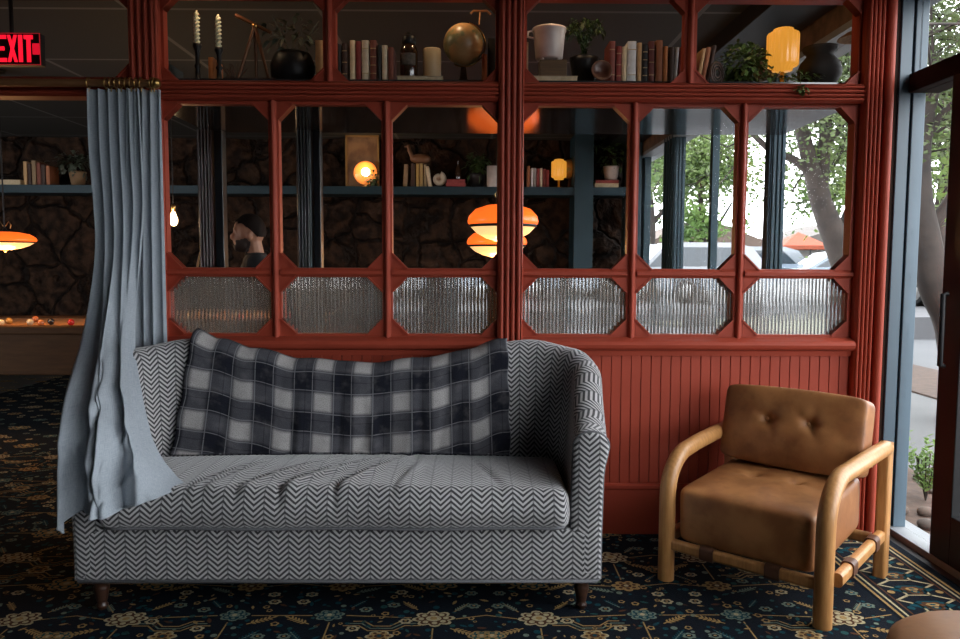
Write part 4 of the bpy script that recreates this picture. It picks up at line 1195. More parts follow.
GH = 'books on the far shelf right of the center post'
for x0, x1, yt, col, lab in ((527.5, 530, 166, BROWN_, 'brown book at the left end of the far row by the amber lamp'), (531, 533.2, 168, WHITE, 'slim white book second in the far row by the amber lamp'), (533.8, 536, 168, GREY, 'grey book third in the far row by the amber lamp'), (536.6, 539.5, 168.5, MAROON, 'maroon book in the middle of the far row by the amber lamp'),
                              (540, 542.2, 168, IVORY, 'ivory book right of maroon in the far row by the amber lamp'), (542.8, 545.5, 169, (.22, .04, .03), 'red book in the far row by the amber lamp'), (546, 549, 170, MAROON, 'short maroon book nearest the far amber lamp')):
    fbook(x0, x1, yt, col, lab, GH)
GL = 'books on the far shelf beyond the doorway'
for x0, x1, yt, col, lab in ((24.5, 28, 164, TAN, 'tan book at the left end of the doorway shelf row'), (28.7, 32, 166, DKBR, 'dark book second in the doorway shelf row'), (32.8, 37, 163, (.26, .17, .09), 'tall tan book third in the doorway shelf row'), (37.8, 41.5, 165, REDBR, 'red brown book fourth in the doorway shelf row'), (42, 46, 167, DKBR, 'short dark book fifth in the doorway shelf row'), (47, 50.5, 168, BROWN_, 'brown book at the right end of the doorway shelf row')):
    fbook(x0, x1, yt, col, lab, GL)
book(fx(10), YS + .04, zs, .30, .07, .22, DKBR, 'dark book lying flat at the left of the doorway shelf', None, flat=True)
book(fx(456), YS + .03, zs, .25, .05, .2, (.30, .04, .035), 'lower dark red book lying flat on the far shelf', 'red books stacked flat on the far shelf', flat=True, spine=True)
book(fx(456), YS + .03, zs + .051, .23, .045, .19, (.26, .04, .04), 'upper dark red book lying flat on the far shelf', 'red books stacked flat on the far shelf', flat=True, spine=True)
book(fx(606), YS + .03, zs, .31, .055, .22, CREAM_, 'cream book lying flat under the red one on right far shelf', 'books under the small white pot', flat=True)
book(fx(606.5), YS + .03, zs + .056, .29, .04, .21, MAROON, 'maroon book lying flat under the small white pot', 'books under the small white pot', flat=True, spine=True)
# shell, small bottle, plants and pots on the far shelf
t = thing('shell', 'pale round shell beside the leaning ivory book on the far shelf', 'shell', (fx(440.5), YS + .08, zs))
b = MB()
def sh(u, v):
    a = 2 * pi * 2.2 * u; r = .10 * (.25 + .75 * u); q = .045 * (.25 + .75 * u)
    return (fx(440.5) - .02 + r * .55 * cos(a) + q * cos(2 * pi * v) * cos(a), YS + .1 + q * sin(2 * pi * v), zs + .105 + r * .55 * sin(a) + q * cos(2 * pi * v) * sin(a))
b.grid(sh, 60, 12); b.build('spiral', mat('shell_white', (.42, .36, .28), .4), t)
t = thing('glass_bottle', 'slim dark bottle standing on the stacked red books', 'bottle', (fx(458), YS + .12, zs + .097))
MB().lathe([(0, 0), (.035, 0), (.037, .01), (.037, .12), (.012, .17), (.012, .23), (.015, .235), (0, .24)], 16, (fx(458), YS + .12, zs + .097)).build('body', M_amb, t)
def farplant(px, r, n, m, label, sc=(1, .6, 1), pot=None, zoff=0, seed=1):
    c = Vector((fx(px), YS + .15, zs + zoff)); t = thing('potted_plant', label, 'potted plant', c)
    pm = pot or M_black
    MB().lathe([(0, 0), (.075, 0), (.10, .15), (.105, .18), (.09, .18), (0, .16)], 20, c).build('pot', pm, t)
    leafy(t, c + Vector((0, -.02, .16 + r * .6)), r, n, .085, .022, m, seed, sc=sc)
    return t
farplant(477, .20, 130, M_leaf, 'leafy green plant on the far shelf left of the center post', (.7, .5, .8), seed=2)
farplant(612, .26, 90, M_leaf, 'green plant in a small white pot on stacked far books', (.9, .5, .9), mat('white_ceramic', (1, 1, 1)), .097, 4)
farplant(75, .22, 150, M_leaf3, 'bushy plant on the far shelf beyond the doorway', (1.5, .6, .6), mat('tan_pot', (.2, .12, .06), .6), seed=5)
t = thing('white_mug', 'plain pale cylinder pot on the far shelf beside the red post', 'pot', (fx(493), YS + .05, zs))
MB().lathe([(0, 0), (.075, 0), (.08, .02), (.08, .26), (.07, .26), (.07, .03), (0, .03)], 24, (fx(493), YS + .05, zs)).build('body', mat('white_ceramic', (1, 1, 1)), t)
tf = amber_lamp((fx(559), YS + .1, at(559, 169.5, YS + .1).z), 1.13, zs, 'glowing amber lamp on the far shelf beside the small globe')
g2 = globe((fx(571.5), YS + .26, at(571.5, 168.5, YS + .26).z), .12, 'small globe on the far shelf right of the amber lamp', stand=zs)
# duck ornament on top of the far books
t = thing('bird_carving', 'brown wooden bird carving above the yellow far books', 'carving', (fx(420), YS + .16, zs + fh(164)))
b = MB(); p0 = Vector((fx(420), YS + .16, zs + fh(164) + .07))
b.ball(p0, .07, 14, sc=(1.9, .7, .9)); b.build('body', mat('carved_wood', (.16, .07, .03), .5), t)
MB().tube([p0 + Vector((-.10, 0, .02)), p0 + Vector((-.14, 0, .10)), p0 + Vector((-.15, 0, .16)), p0 + Vector((-.20, 0, .15))], [.03, .025, .028, .006], 10).build('neck', mat('carved_wood', (1, 1, 1)), t)

# framed picture with a round lamp in front of it
pc = at(361, 160, 9.60)
t = thing('framed_picture', 'gold framed brown picture behind the round glowing lamp', 'picture', (pc.x, 9.74, zs))
w2, h2 = .215, .33; zc_ = zs + .012 + h2
fr = MB()
for x0, x1, z0, z1 in ((-w2, w2, h2 - .025, h2), (-w2, w2, -h2, -h2 + .025), (-w2, -w2 + .025, -h2 + .025, h2 - .025), (w2 - .025, w2, -h2 + .025, h2 - .025)): fr.box(pc.x + x0, pc.x + x1, 9.70, 9.73, zc_ + z0, zc_ + z1)
fr.build('frame', mat('gilt_frame', (.30, .19, .07), .4, metal=.5), t, bevel=.004)
def pic_mat():
    m, nt, bs = base('old_print'); E.nt = nt
    n1 = E(noise(nt, 5, 5)); nt.links.new(mixc(nt, n1.smooth(.4, .65), (.22, .13, .06), (.09, .045, .02)), bs.inputs['Base Color']); return m
MB().box(pc.x - w2 + .02, pc.x + w2 - .02, 9.715, 9.725, zc_ - h2 + .02, zc_ + h2 - .02).build('print', pic_mat(), t)
lc = at(365, 172.5, 9.52)
t = thing('globe_lamp', 'round glowing orange disc lamp before the framed picture', 'lamp', (lc.x, 9.55, zs))
M_disc = emit('warm_disc', (1, .30, .06), .62)
MB().lathe([(0, -.015), (.13, -.015), (.148, 0), (.13, .015), (0, .018)], 32, (0, 0, 0), Matrix.Translation(Vector((lc.x, 9.55, lc.z))) @ Matrix.Rotation(radians(90), 4, 'X')).build('shade', M_disc, t)
MB().ball((lc.x + .01, 9.51, lc.z + .005), .055, 16).build('bulb', emit('hot_bulb', (1, .90, .78), 6), t)
MB().lathe([(0, 0), (.06, 0), (.06, .01), (.012, .02), (.012, lc.z - .14 - zs), (0, lc.z - .14 - zs)], 16, (lc.x, 9.56, zs)).build('base', M_brass, t)
lamp('disc_light', (lc.x, 9.40, lc.z + .05), 4, (1, .55, .2), .06, t)
t = thing('small_plant', 'dark little leafy plant partly hiding the round disc lamp', 'plant', (fx(374), 9.46, zs))
MB().lathe([(0, 0), (.04, 0), (.05, .08), (0, .07)], 14, (fx(374), 9.48, zs)).build('pot', M_black, t)
leafy(t, (fx(373), 9.45, zs + .10), .10, 60, .05, .02, M_leaf, 15)

# pendants
M_or = emit('orange_glass', (1, .14, .014), 1.15); M_cr = emit('cream_glass', (1, .62, .26), .95)
def pendant(c, r, label, power=18, ra=.55):
    c = Vector(c); t = thing('pendant_lamp', label, 'lamp', (c.x, c.y, ZC), 0, 'orange glass pendants')
    hh = r * ra
    MB().lathe([(r * .10, hh * .98), (r * .45, hh * .92), (r * .78, hh * .72), (r * .96, hh * .38), (r, hh * .12), (r * .985, hh * -.02), (r * .95, hh * -.06)], 40, c).build('upper_shade', M_or, t)
    MB().lathe([(r * .95, hh * -.06), (r * .955, hh * -.16), (r * .93, hh * -.20)], 40, c).build('band', M_black, t)
    MB().lathe([(r * .91, hh * -.18), (r * .74, hh * -.50), (r * .48, hh * -.76), (r * .2, hh * -.90), (0, hh * -.93)], 40, c).build('lower_shade', M_cr, t)
    MB().lathe([(0, hh * -.92), (r * .05, hh * -.95), (r * .06, hh * -1.08), (0, hh * -1.2)], 12, c).build('finial', M_brass, t)
    MB().lathe([(0, hh * 1.35), (r * .05, hh * 1.35), (r * .08, hh * 1.15), (r * .24, hh * 1.02), (r * .22, hh * .93), (0, hh * .93)], 16, c).build('cap', M_black, t)
    cz = c.z + hh * 1.3
    MB().tube([(c.x, c.y, cz), (c.x, c.y, ZC - .03)], .006, 8).build('rod', M_black, t)
    for s in (-1, 1): MB().tube([(c.x + s * r * .04, c.y, cz + .02), (c.x + s * r * .16, c.y, cz + .06), (c.x + s * r * .24, c.y, cz + .03), (c.x + s * r * .20, c.y, cz)], .004, 6).build('scroll', M_brass, t)
    MB().lathe([(0, ZC), (.06, ZC), (.055, ZC - .03), (0, ZC - .035)], 18, (c.x, c.y, 0)).build('canopy', M_black, t)
    lamp('pendant_light', (c.x, c.y, c.z - hh * 1.5), power, (1, .52, .2), .10, t)
p1 = at(503, 223.5, 6.6); pendant(p1, .31, 'larger orange glass pendant lamp hanging above the other near the post')
p2 = at(497, 244, 7.5); pendant(p2, .30, 'lower orange glass pendant lamp partly hidden by the upper one', ra=.48)
p3 = at(5, 241, 6.5); pendant(p3, .24, 'orange glass pendant lamp seen through the left doorway', 24, .34)
# bare filament bulb
pb = at(173.5, 217, 6.2); t = thing('filament_bulb', 'bare glowing filament bulb hanging beside the curtain', 'lamp', (pb.x, pb.y, ZC))
MB().lathe([(0, -.075), (.020, -.068), (.033, -.04), (.034, -.02), (.022, .02), (.014, .045), (0, .045)], 20, pb).build('bulb', emit('filament_glass', (1, .72, .40), 5), t)
MB().lathe([(0, .10), (.012, .10), (.019, .085), (.019, .043), (0, .043)], 14, pb).build('socket', M_brass, t)
MB().tube([pb + Vector((0, 0, .10)), Vector((pb.x, pb.y, ZC))], .004, 6).build('cord', M_black, t)
lamp('bulb_light', pb + Vector((0, -.12, -.05)), 15, (1, .6, .28), .05, t)
# exit sign
def exit_sign():
    Y = 4.35; c = at(10, 49, Y); t = thing('exit_sign', 'red lit EXIT sign seen through the opening at top left', 'sign', (c.x, Y, c.z))
    x1, x0 = at(40.5, 49, Y).x, at(-34, 49, Y).x; z1, z0 = at(20, 33, Y).z, at(20, 65, Y).z
    MB().box(x0, x1, Y, Y + .05, z0, z1).build('housing', M_black, t, bevel=.003)
    e = MB(); w = .0012
    for a in ((x0, x1, z0, z0 + .004), (x0, x1, z1 - .004, z1), (x1 - .004, x1, z0, z1), (x0, x0 + .004, z0, z1)): e.box(a[0], a[1], Y - .004, Y, a[2], a[3])
    e.build('edge', emit('dim_red_edge', (.5, .02, .03), .35), t)
    M_ex = emit('exit_red', (1, .010, .035), 1.0); zb, zt = z0 + .016, z1 - .012; s = .030
    def bars(b, rects): 
        for a in rects: b.box(a[0], a[1], Y - .006, Y - .001, a[2], a[3])
    X = lambda px: at(px, 49, Y).x
    b = MB(); ex0, ex1 = X(-6), X(6.8); zm = (zb + zt) / 2; th = .021
    bars(b, [(ex0, ex0 + .027, zb, zt), (ex0, ex1, zt - th, zt), (ex0, ex1 - .012, zm - th / 2, zm + th / 2), (ex0, ex1, zb, zb + th)]); b.build('letter', M_ex, t)
    b = MB(); a0, a1 = X(8.6), X(16.8)
    for p, q in (((a0, zb), (a1, zt)), ((a0, zt), (a1, zb))):
        dx = .0135; P = [(p[0] - dx * .3, p[1]), (p[0] + dx * .9, p[1]), (q[0] + dx * .3, q[1]), (q[0] - dx * .9, q[1])]
        if p[1] > q[1]: P = P[::-1]
        b.prism(P, Y - .006, Y - .001, 'y')
    b.build('letter', M_ex, t)
    b = MB(); bars(b, [(X(19.0), X(22.8), zb, zt)]); b.build('letter', M_ex, t)
    b = MB(); bars(b, [(X(24.6), X(33.4), zt - .022, zt), (X(27.2), X(30.9), zb, zt - .022)]); b.build('letter', M_ex, t)
    b = MB(); bars(b, [(X(33.0), X(39.6), zm - .032, zm + .028)]); b.build('arrow', emit('exit_arrow', (.8, .008, .03), .75), t)
    MB().tube([(c.x, Y + .025, z1), (c.x, Y + .025, ZC)], .012, 8).build('stem', M_black, t)
exit_sign()
# pool table and balls
def pool():
    Y0 = 6.35; xr = at(92, 350, Y0).x; xl = xr - 2.5; zt = at(40, 326.5, Y0).z
    t = thing('pool_table', 'brown wooden pool table standing beyond the left doorway', 'pool table', ((xl + xr) / 2, Y0 + .65, 0))
    Mw = mat('pool_mahogany', (.06, .028, .011), .6, (.038, .017, .007), 5, spec=.08, stretch=(1, 8, 8)); 
    MB().box(xl + .04, xr - .04, Y0 + .03, Y0 + 1.27, zt - .42, zt - .06).build('apron', Mw, t, bevel=.01)
    for a in ((xl, xr, Y0, Y0 + .13), (xl, xr, Y0 + 1.17, Y0 + 1.30), (xl, xl + .13, Y0 + .13, Y0 + 1.17), (xr - .13, xr, Y0 + .13, Y0 + 1.17)):
        MB().box(a[0], a[1], a[2], a[3], zt - .07, zt).build('rail', Mw, t, bevel=.012)
    MB().box(xl + .13, xr - .13, Y0 + .13, Y0 + 1.17, zt - .06, zt - .02).build('cloth', mat('tan_felt', (.30, .15, .06), .95), t)
    for x in (xl + .18, xr - .18):
        for y in (Y0 + .16, Y0 + 1.14): MB().lathe([(0, 0), (.07, 0), (.075, .03), (.05, .06), (.08, .22), (.09, zt - .42), (0, zt - .42)], 20, (x, y, 0)).build('leg', Mw, t)
    zz = zt - .02
    for px, dy, c, lab in ((1, .28, (.6, .5, .32), 'cream billiard ball at the left edge of the pool table'), (9, .45, (.45, .22, .05), 'yellow brown billiard ball second from left on the table'), (30, .32, (.58, .50, .36), 'white billiard ball in the middle of the cluster'),
                           (35.5, .70, (.45, .14, .05), 'orange billiard ball at the back of the cluster'), (41, .26, (.5, .17, .06), 'orange billiard ball at the front right of the cluster'), (51, .4, (.02, .02, .025), 'black billiard ball right of the cluster'), (71, .32, (.5, .02, .02), 'red billiard ball alone at the right near the curtain')):
        Y = Y0 + dy; o = MB().ball((at(px, 322, Y).x, Y, zz + .029), .029, 18).build('billiard_ball', mat('ball_' + lab.split()[0] + str(px), c, .12), None, off=(at(px, 322, Y).x, Y, zz + .029))
        tag(o, lab, 'ball', 'billiard balls on the pool table')
pool()

# ------------------------------------------------------------------ the man beyond the glass
def person():
    px_, py_ = -1.555, 5.25
    A = (px_, py_)
    bm = bmesh.new()
    def ell(c, r, seg=20):
        m = Matrix.Translation(Vector(c)) @ Matrix.Diagonal(Vector((*r, 1))); bmesh.ops.create_uvsphere(bm, u_segments=seg, v_segments=seg // 2 + 2, radius=1, matrix=m)
    def limb(pts, rad, n=12):
        t = MB(); pts = [Vector(p) for p in pts]; P = []; Rr = []
        for i in range(len(pts) - 1):
            for k in range(6): q = k / 6; P.append(pts[i].lerp(pts[i + 1], q)); Rr.append(lerp(rad[i], rad[i + 1], q))
        P.append(pts[-1]); Rr.append(rad[-1]); t.tube(P, Rr, n)
        vs = [bm.verts.new(v) for v in t.v]
        for f in t.f:
            try: bm.faces.new([vs[k] for k in f])
            except ValueError: pass
        ell(pts[0], (rad[0],) * 3, 12); ell(pts[-1], (rad[-1],) * 3, 12)
    # local frame: facing -x; y to the person's right hand side is towards -? (far)
    H = Vector((0, 0, 1.605))
    ell(H + Vector((.012, 0, .02)), (.098, .076, .112)); ell(H + Vector((-.035, 0, -.045)), (.062, .056, .072))      # skull, jaw
    ell(H + Vector((-.040, 0, .045)), (.054, .062, .056)); ell(H + Vector((-.062, 0, -.088)), (.030, .034, .026))                                                          # chin
    ell(H + Vector((-.105, 0, -.018)), (.018, .013, .024)); ell(H + Vector((-.092, 0, .006)), (.012, .010, .024))    # nose
    ell(H + Vector((-.082, 0, .036)), (.018, .055, .012))                                                           # brow
    ell(H + Vector((-.088, 0, -.052)), (.014, .024, .008)); ell(H + Vector((-.085, 0, -.064)), (.013, .022, .008))   # lips
    for s in (-1, 1):
        ell(H + Vector((.012, s * .078, -.008)), (.022, .010, .034)); ell(H + Vector((-.076, s * .030, .014)), (.010, .014, .010))  # ears, eyes
    limb([H + Vector((.03, 0, -.05)), Vector((.05, 0, 1.44))], [.058, .062])
    ell((.06, 0, 1.30), (.115, .185, .17)); ell((.06, 0, 1.10), (.105, .155, .17)); ell((.06, 0, .96), (.115, .16, .12)); ell((.055, 0, 1.41), (.085, .17, .06))
    for s in (-1, 1):
        limb([(.06, s * .175, 1.40), (.03, s * .235, 1.14), (-.16, s * .15, .99), (-.21, s * .13, .99)], [.062, .047, .036, .028])
        # palm and five bent fingers
        w = Vector((-.21, s * .13, .99)); ell(w + Vector((-.045, 0, 0)), (.05, .036, .016), 12)
        for k, (dy, L) in enumerate(((-.028, .062), (-.010, .072), (.009, .068), (.026, .052))):
            limb([w + Vector((-.082, dy, 0)), w + Vector((-.082 - L * .55, dy * 1.1, -.006)), w + Vector((-.082 - L * .75, dy * 1.1, -.035))], [.0095, .009, .008], 8)
        limb([w + Vector((-.03, -s * .030, -.002)), w + Vector((-.065, -s * .055, -.012)), w + Vector((-.09, -s * .050, -.026))], [.012, .010, .009], 8)
        limb([(.07, s * .085, .92), (.05 + s * .02, s * .10, .50), (.07 + s * .04, s * .10, .09)], [.088, .060, .044])
        limb([(.08 + s * .04, s * .10, .045), (-.10 + s * .04, s * .11, .035)], [.042, .034])
    me = bpy.data.meshes.new('person'); bm.to_mesh(me); bm.free()
    o = bpy.data.objects.new('person', me); COL.objects.link(o)
    md = o.modifiers.new('r', 'REMESH'); md.mode = 'VOXEL'; md.voxel_size = .0065
    sm = o.modifiers.new('s', 'SMOOTH'); sm.factor = .5; sm.iterations = 4
    dg = bpy.context.evaluated_depsgraph_get(); me2 = bpy.data.meshes.new_from_object(o.evaluated_get(dg)); o.modifiers.clear(); o.data = me2
    me2.name = 'person'; me2.materials.clear(); me2.materials.append(mat('skin', (.46, .22, .13), .5)); me2.shade_smooth()
    for p in me2.polygons: p.material_index = 0
    o.location = (px_, py_, 0); o.rotation_euler = (0, 0, radians(14))
    tag(o, 'man in dark clothes in profile facing left behind the glass', 'person')
    def shell(name, pred, off, m):
        b2 = bmesh.new(); b2.from_mesh(me2); b2.normal_update()
        bmesh.ops.delete(b2, geom=[f for f in b2.faces if not pred(f.calc_center_median())], context='FACES')
        for v in b2.verts: v.co += v.normal * off
        mm = bpy.data.meshes.new(name); b2.to_mesh(mm); b2.free(); mm.materials.clear(); mm.materials.append(m); mm.shade_smooth()
        q = bpy.data.objects.new(name, mm); COL.objects.link(q); q.parent = o; s_ = q.modifiers.new('t', 'SOLIDIFY'); s_.thickness = .006; s_.offset = 0
    shell('shirt', lambda c: .93 < c.z < 1.475 and c.x > -.19, .010, mat('black_shirt', (.018, .018, .020), .9))
    shell('trousers', lambda c: .08 < c.z < .97 and c.x > -.15 and abs(c.y) < .22, .009, mat('dark_trousers', (.015, .016, .022), .9))
    shell('shoes', lambda c: c.z < .09, .008, mat('dark_shoe', (.02, .012, .01), .4))
    hm = mat('dark_hair', (.012, .007, .005), .8, spec=.15)
    shell('hair', lambda c: c.z > 1.59 and (c.z > 1.672 - max(0, c.x + .03) * .9) and not (c.x < -.062 and c.z < 1.685), .010, hm)
    def in_beard(c):
        r_ = c - H; j = Vector(((r_.x + .038) / .072, r_.y / .066, (r_.z + .055) / .082)).length
        return j < 1.12 and r_.z < -.036 + .25 * (r_.x + .04) and not (r_.x < -.078 and -.072 < r_.z < -.045)
    shell('beard', in_beard, .005, mat('beard_hair', (.035, .018, .011), .7))
person()
c0 = at(199, 262, 5.15)
cue = thing('pool_cue', 'pale pool cue propped upright left of the man', 'pool cue', (c0.x - .02, 5.15, .0))
MB().tube([(c0.x - .16, 5.15, .0), (c0.x - .03, 5.15, 1.30), (c0.x + .01, 5.15, at(201, 252, 5.15).z)], [.014, .009, .0065], 10).build('shaft', wood_mat('cue_maple', (.45, .26, .10), (.38, .2, .08)), cue)

# ------------------------------------------------------------------ outdoors, past the windows
ZG = -.16
struct(MB().box(2.36, 90, -30, 120, ZG - .2, ZG).build('street', mat('asphalt', (.065, .067, .072), .9, (.05, .052, .056), .6)))
struct(MB().box(3.3, 5.3, -30, 60, ZG, ZG + .03).build('sidewalk', mat('concrete', (.085, .085, .085), .9, (.065, .065, .066), 1.2)))
struct(MB().box(2.36, 3.3, -30, 40, ZG, ZG + .04).build('gravel_bed', mat('brown_gravel', (.075, .043, .028), .95, (.035, .02, .013), 14, bmp=.5)))
struct(MB().box(5.3, 6.7, -30, 60, ZG, ZG + .05).build('mulch_strip', mat('mulch', (.055, .030, .018), .95, (.028, .015, .009), 10, bmp=.5)))
struct(MB().box(11.5, 90, -30, 15.5, ZG, ZG + .06).build('far_verge', mat('dry_grass', (.08, .075, .045), .95, (.055, .055, .03), .8)))
ZL = .30
struct(MB().box(3.6, 60, 15.5, 120, ZG, ZL).build('parking_lot', mat('pale_asphalt', (.075, .075, .078), .9, (.055, .055, .06), .6)))
M_bark = mat('bark', (.040, .028, .022), .9, (.016, .011, .009), 5, bmp=.8)
def leafm(name, c, c2):
    m, nt, bs = base(name); E.nt = nt
    n1 = E(noise(nt, .9, 3)); col = mixc(nt, n1.smooth(.3, .7), c, c2)
    nt.links.new(col, bs.inputs['Base Color']); bs.inputs['Roughness'].default_value = .6
    bs.inputs['Subsurface Weight'].default_value = 0
    tr = N(nt, 'ShaderNodeBsdfTranslucent'); nt.links.new(col, tr.inputs[0]); mx = N(nt, 'ShaderNodeMixShader'); mx.inputs[0].default_value = .5
    o = nt.nodes['Material Output']; nt.links.new(bs.outputs[0], mx.inputs[1]); nt.links.new(tr.outputs[0], mx.inputs[2]); nt.links.new(mx.outputs[0], o.inputs[0])
    return m
M_f1 = leafm('spring_leaf', (.15, .21, .06), (.07, .115, .035)); M_f2 = leafm('olive_leaf', (.10, .13, .05), (.045, .06, .025)); M_f3 = leafm('bright_leaf', (.17, .26, .07), (.09, .16, .04))
def crown(parent, c, r, n, L, m, seed):
    R = random.Random(seed); b = MB(); c = Vector(c)
    nodes = [c + Vector((R.gauss(0, .45) * r[0], R.gauss(0, .45) * r[1], R.gauss(0, .42) * r[2])) for _ in range(max(12, n // 60))]
    for _ in range(n):
        q = R.choice(nodes) + Vector((R.gauss(0, .16) * r[0], R.gauss(0, .16) * r[1], R.gauss(0, .16) * r[2]))
        a = Vector((R.gauss(0, 1), R.gauss(0, 1), R.gauss(0, .6))).normalized(); s = a.cross(Vector((R.gauss(0, 1), R.gauss(0, 1), R.gauss(0, 1)))).normalized(); l = L * R.uniform(.6, 1.3)
        b.add([q, q + a * l * .5 + s * l * .28, q + a * l, q + a * l * .5 - s * l * .28], [(0, 1, 2, 3)])
    tw = MB()
    for _ in range(min(70, len(nodes))):
        p, q = R.choice(nodes), R.choice(nodes)
        if (p - q).length > max(r) * 1.1: continue
        k = p.lerp(q, .5) + Vector((R.gauss(0, .1), R.gauss(0, .1), R.gauss(0, .12))) * max(r); tw.tube([p, k, q], [L * .22, L * .16, L * .08], 5)
    if tw.v: tw.build('twigs', M_bark, parent)
    return b.build('foliage', m, parent)
def tree(label, trunk, rad, branches, crowns, seed, group='trees outside the windows'):
    t = thing('tree', label, 'tree', trunk[0], 0, group)
    def sm(P, Rr):
        out = []; ro = []
        for i in range(len(P) - 1):
            for k in range(5):
                q = k / 5; p0 = Vector(P[max(i - 1, 0)]); p1 = Vector(P[i]); p2 = Vector(P[i + 1]); p3 = Vector(P[min(i + 2, len(P) - 1)])
                out.append(.5 * ((2 * p1) + (p2 - p0) * q + (2 * p0 - 5 * p1 + 4 * p2 - p3) * q * q + (3 * p1 - p0 - 3 * p2 + p3) * q ** 3)); ro.append(lerp(Rr[i], Rr[i + 1], q))
        return out + [Vector(P[-1])], ro + [Rr[-1]]
    a, r_ = sm(trunk, rad); MB().tube(a, r_, 14).build('trunk', M_bark, t)
    for P, Rr in branches: a, r_ = sm(P, Rr); MB().tube(a, r_, 9).build('branch', M_bark, t)
    for i, (c, r, n, L, m) in enumerate(crowns): crown(t, c, r, n, L, m, seed + i)
# the big leaning tree seen through the right panes
Yt = 11.8
def tp(x, y, Y=Yt): return at(x, y, Y)
tree('big leaning tree with thick bare trunk outside the right panes', [Vector((6.0, Yt, ZG)), tp(851, 285), tp(838, 245), tp(822, 205), tp(812, 170), tp(802, 130), tp(790, 70)], [.30, .24, .20, .16, .13, .10, .06],
     [([tp(833, 235), tp(822, 190), tp(824, 150), tp(828, 100), tp(835, 40)], [.13, .11, .095, .08, .05]), ([tp(840, 248), tp(848, 215), tp(862, 190), tp(885, 150)], [.12, .09, .07, .04]), ([tp(812, 175), tp(795, 160), tp(770, 150), tp(740, 120)], [.08, .06, .05, .03]),
      ([tp(824, 150), tp(845, 120), tp(860, 90)], [.06, .04, .02])],
     [((5.2, Yt, 4.6), (2.6, 1.6, 1.7), 16000, .085, M_f2), ((6.6, Yt + .5, 3.6), (1.5, 1.4, 1.5), 8000, .08, M_f1)], 40)
Yn = 7.2
def tn(x, y): return at(x, y, Yn)
tree('dark branching tree close outside beside the blue window post', [Vector((4.85, Yn, ZG)), tn(955, 330), tn(935, 285), tn(925, 235), tn(918, 190), tn(922, 130), tn(940, 60)], [.20, .17, .15, .13, .12, .09, .06],
     [([tn(933, 280), tn(950, 255), tn(985, 215)], [.11, .09, .05]), ([tn(922, 230), tn(940, 215), tn(960, 185), tn(990, 150)], [.07, .06, .05, .03]), ([tn(918, 190), tn(905, 160), tn(895, 120), tn(900, 60)], [.06, .05, .04, .02]), ([tn(920, 150), tn(938, 120), tn(965, 90)], [.05, .04, .02])],
     [((4.7, Yn, 3.5), (1.4, 1.0, 1.3), 9000, .065, M_f2), ((5.4, Yn + .8, 2.2), (.8, .8, .7), 700, .08, M_f1)], 60)
tree('green young tree across the street behind the parked cars', [Vector((7.6, 25, ZL)), Vector((7.7, 25, 1.6)), Vector((7.5, 25, 4.2))], [.18, .13, .06], [([Vector((7.65, 25, 1.8)), Vector((8.6, 25, 3.4))], [.07, .03]), ([Vector((7.6, 25, 1.6)), Vector((6.6, 25, 3.2))], [.07, .03])], [((7.4, 25, 4.6), (1.9, 1.6, 1.5), 9000, .15, M_f1), ((7.2, 24.5, 2.6), (1.0, 1.0, .8), 1400, .18, M_f3)], 80)
tree('tall olive tree far behind the teal window posts', [Vector((7.6, 33, ZL)), Vector((7.8, 33, 3)), Vector((7.4, 33, 7))], [.3, .22, .1], [([Vector((7.8, 33, 3)), Vector((9.8, 33, 5.5))], [.12, .05]), ([Vector((7.8, 33, 3)), Vector((6, 33, 5.5))], [.12, .05])], [((7.8, 33, 6.0), (4.0, 2, 2.4), 9000, .22, M_f2)], 90)
tree('airy tree far right across the street above the rock wall', [Vector((14.5, 23, ZL)), Vector((14.3, 23, 2.5)), Vector((14.6, 23, 6))], [.28, .2, .09], [([Vector((14.3, 23, 2.2)), Vector((12.4, 23, 4.6))], [.1, .04]), ([Vector((14.3, 23, 2.4)), Vector((16.4, 23, 4.8))], [.1, .04])], [((13.6, 23, 5.6), (3.6, 2, 2.4), 9000, .20, M_f2), ((12.0, 24, 3.8), (1.6, 1.5, 1.2), 1500, .22, M_f1)], 100)
# low shrub just outside the glass
c = at(925, 510, 4.75); t = thing('shrub', 'small upright green shrub outside at the foot of the window', 'shrub', (c.x, 4.75, ZG + .04))
b = MB(); R = random.Random(14)
for k in range(22):
    a = R.uniform(0, 6.28); l = R.uniform(.05, .17); h = R.uniform(.25, .46); p0 = Vector((c.x, 4.75, ZG + .04)); p1 = p0 + Vector((l * cos(a), l * sin(a), h))
    for w in range(14):
        q = .25 + .75 * w / 13; leaf_mesh(b, p0.lerp(p1, q), Vector((cos(w * 2.4), sin(w * 2.4), .8)), .05, .012, R, .1)
b.build('leaves', M_f3, t)
st_ = MB()
for k in range(8): a = k * .8; st_.tube([(c.x, 4.75, ZG + .04), (c.x + .07 * cos(a), 4.75 + .07 * sin(a), ZG + .34)], .004, 5)
st_.build('stems', M_bark, t)
R = random.Random(77)
for k in range(26):
    q = R.random(); x = R.uniform(2.55, 3.25); y = R.uniform(4.1, 5.6); s = R.uniform(.025, .06)
    o = MB().ball((x, y, ZG + .045 + s * .35), s, 8, sc=(1, R.uniform(.7, 1.2), .6)).build('stone', mat('river_stone_%d' % (k % 3), ((.08, .054, .04), (.11, .088, .074), (.05, .036, .028))[k % 3], .9), None, off=(x, y, ZG + .045 + s * .35))
    tag(o, 'rounded brown landscaping stone in the gravel bed outside the window', 'stone', 'stones in the gravel bed', None)
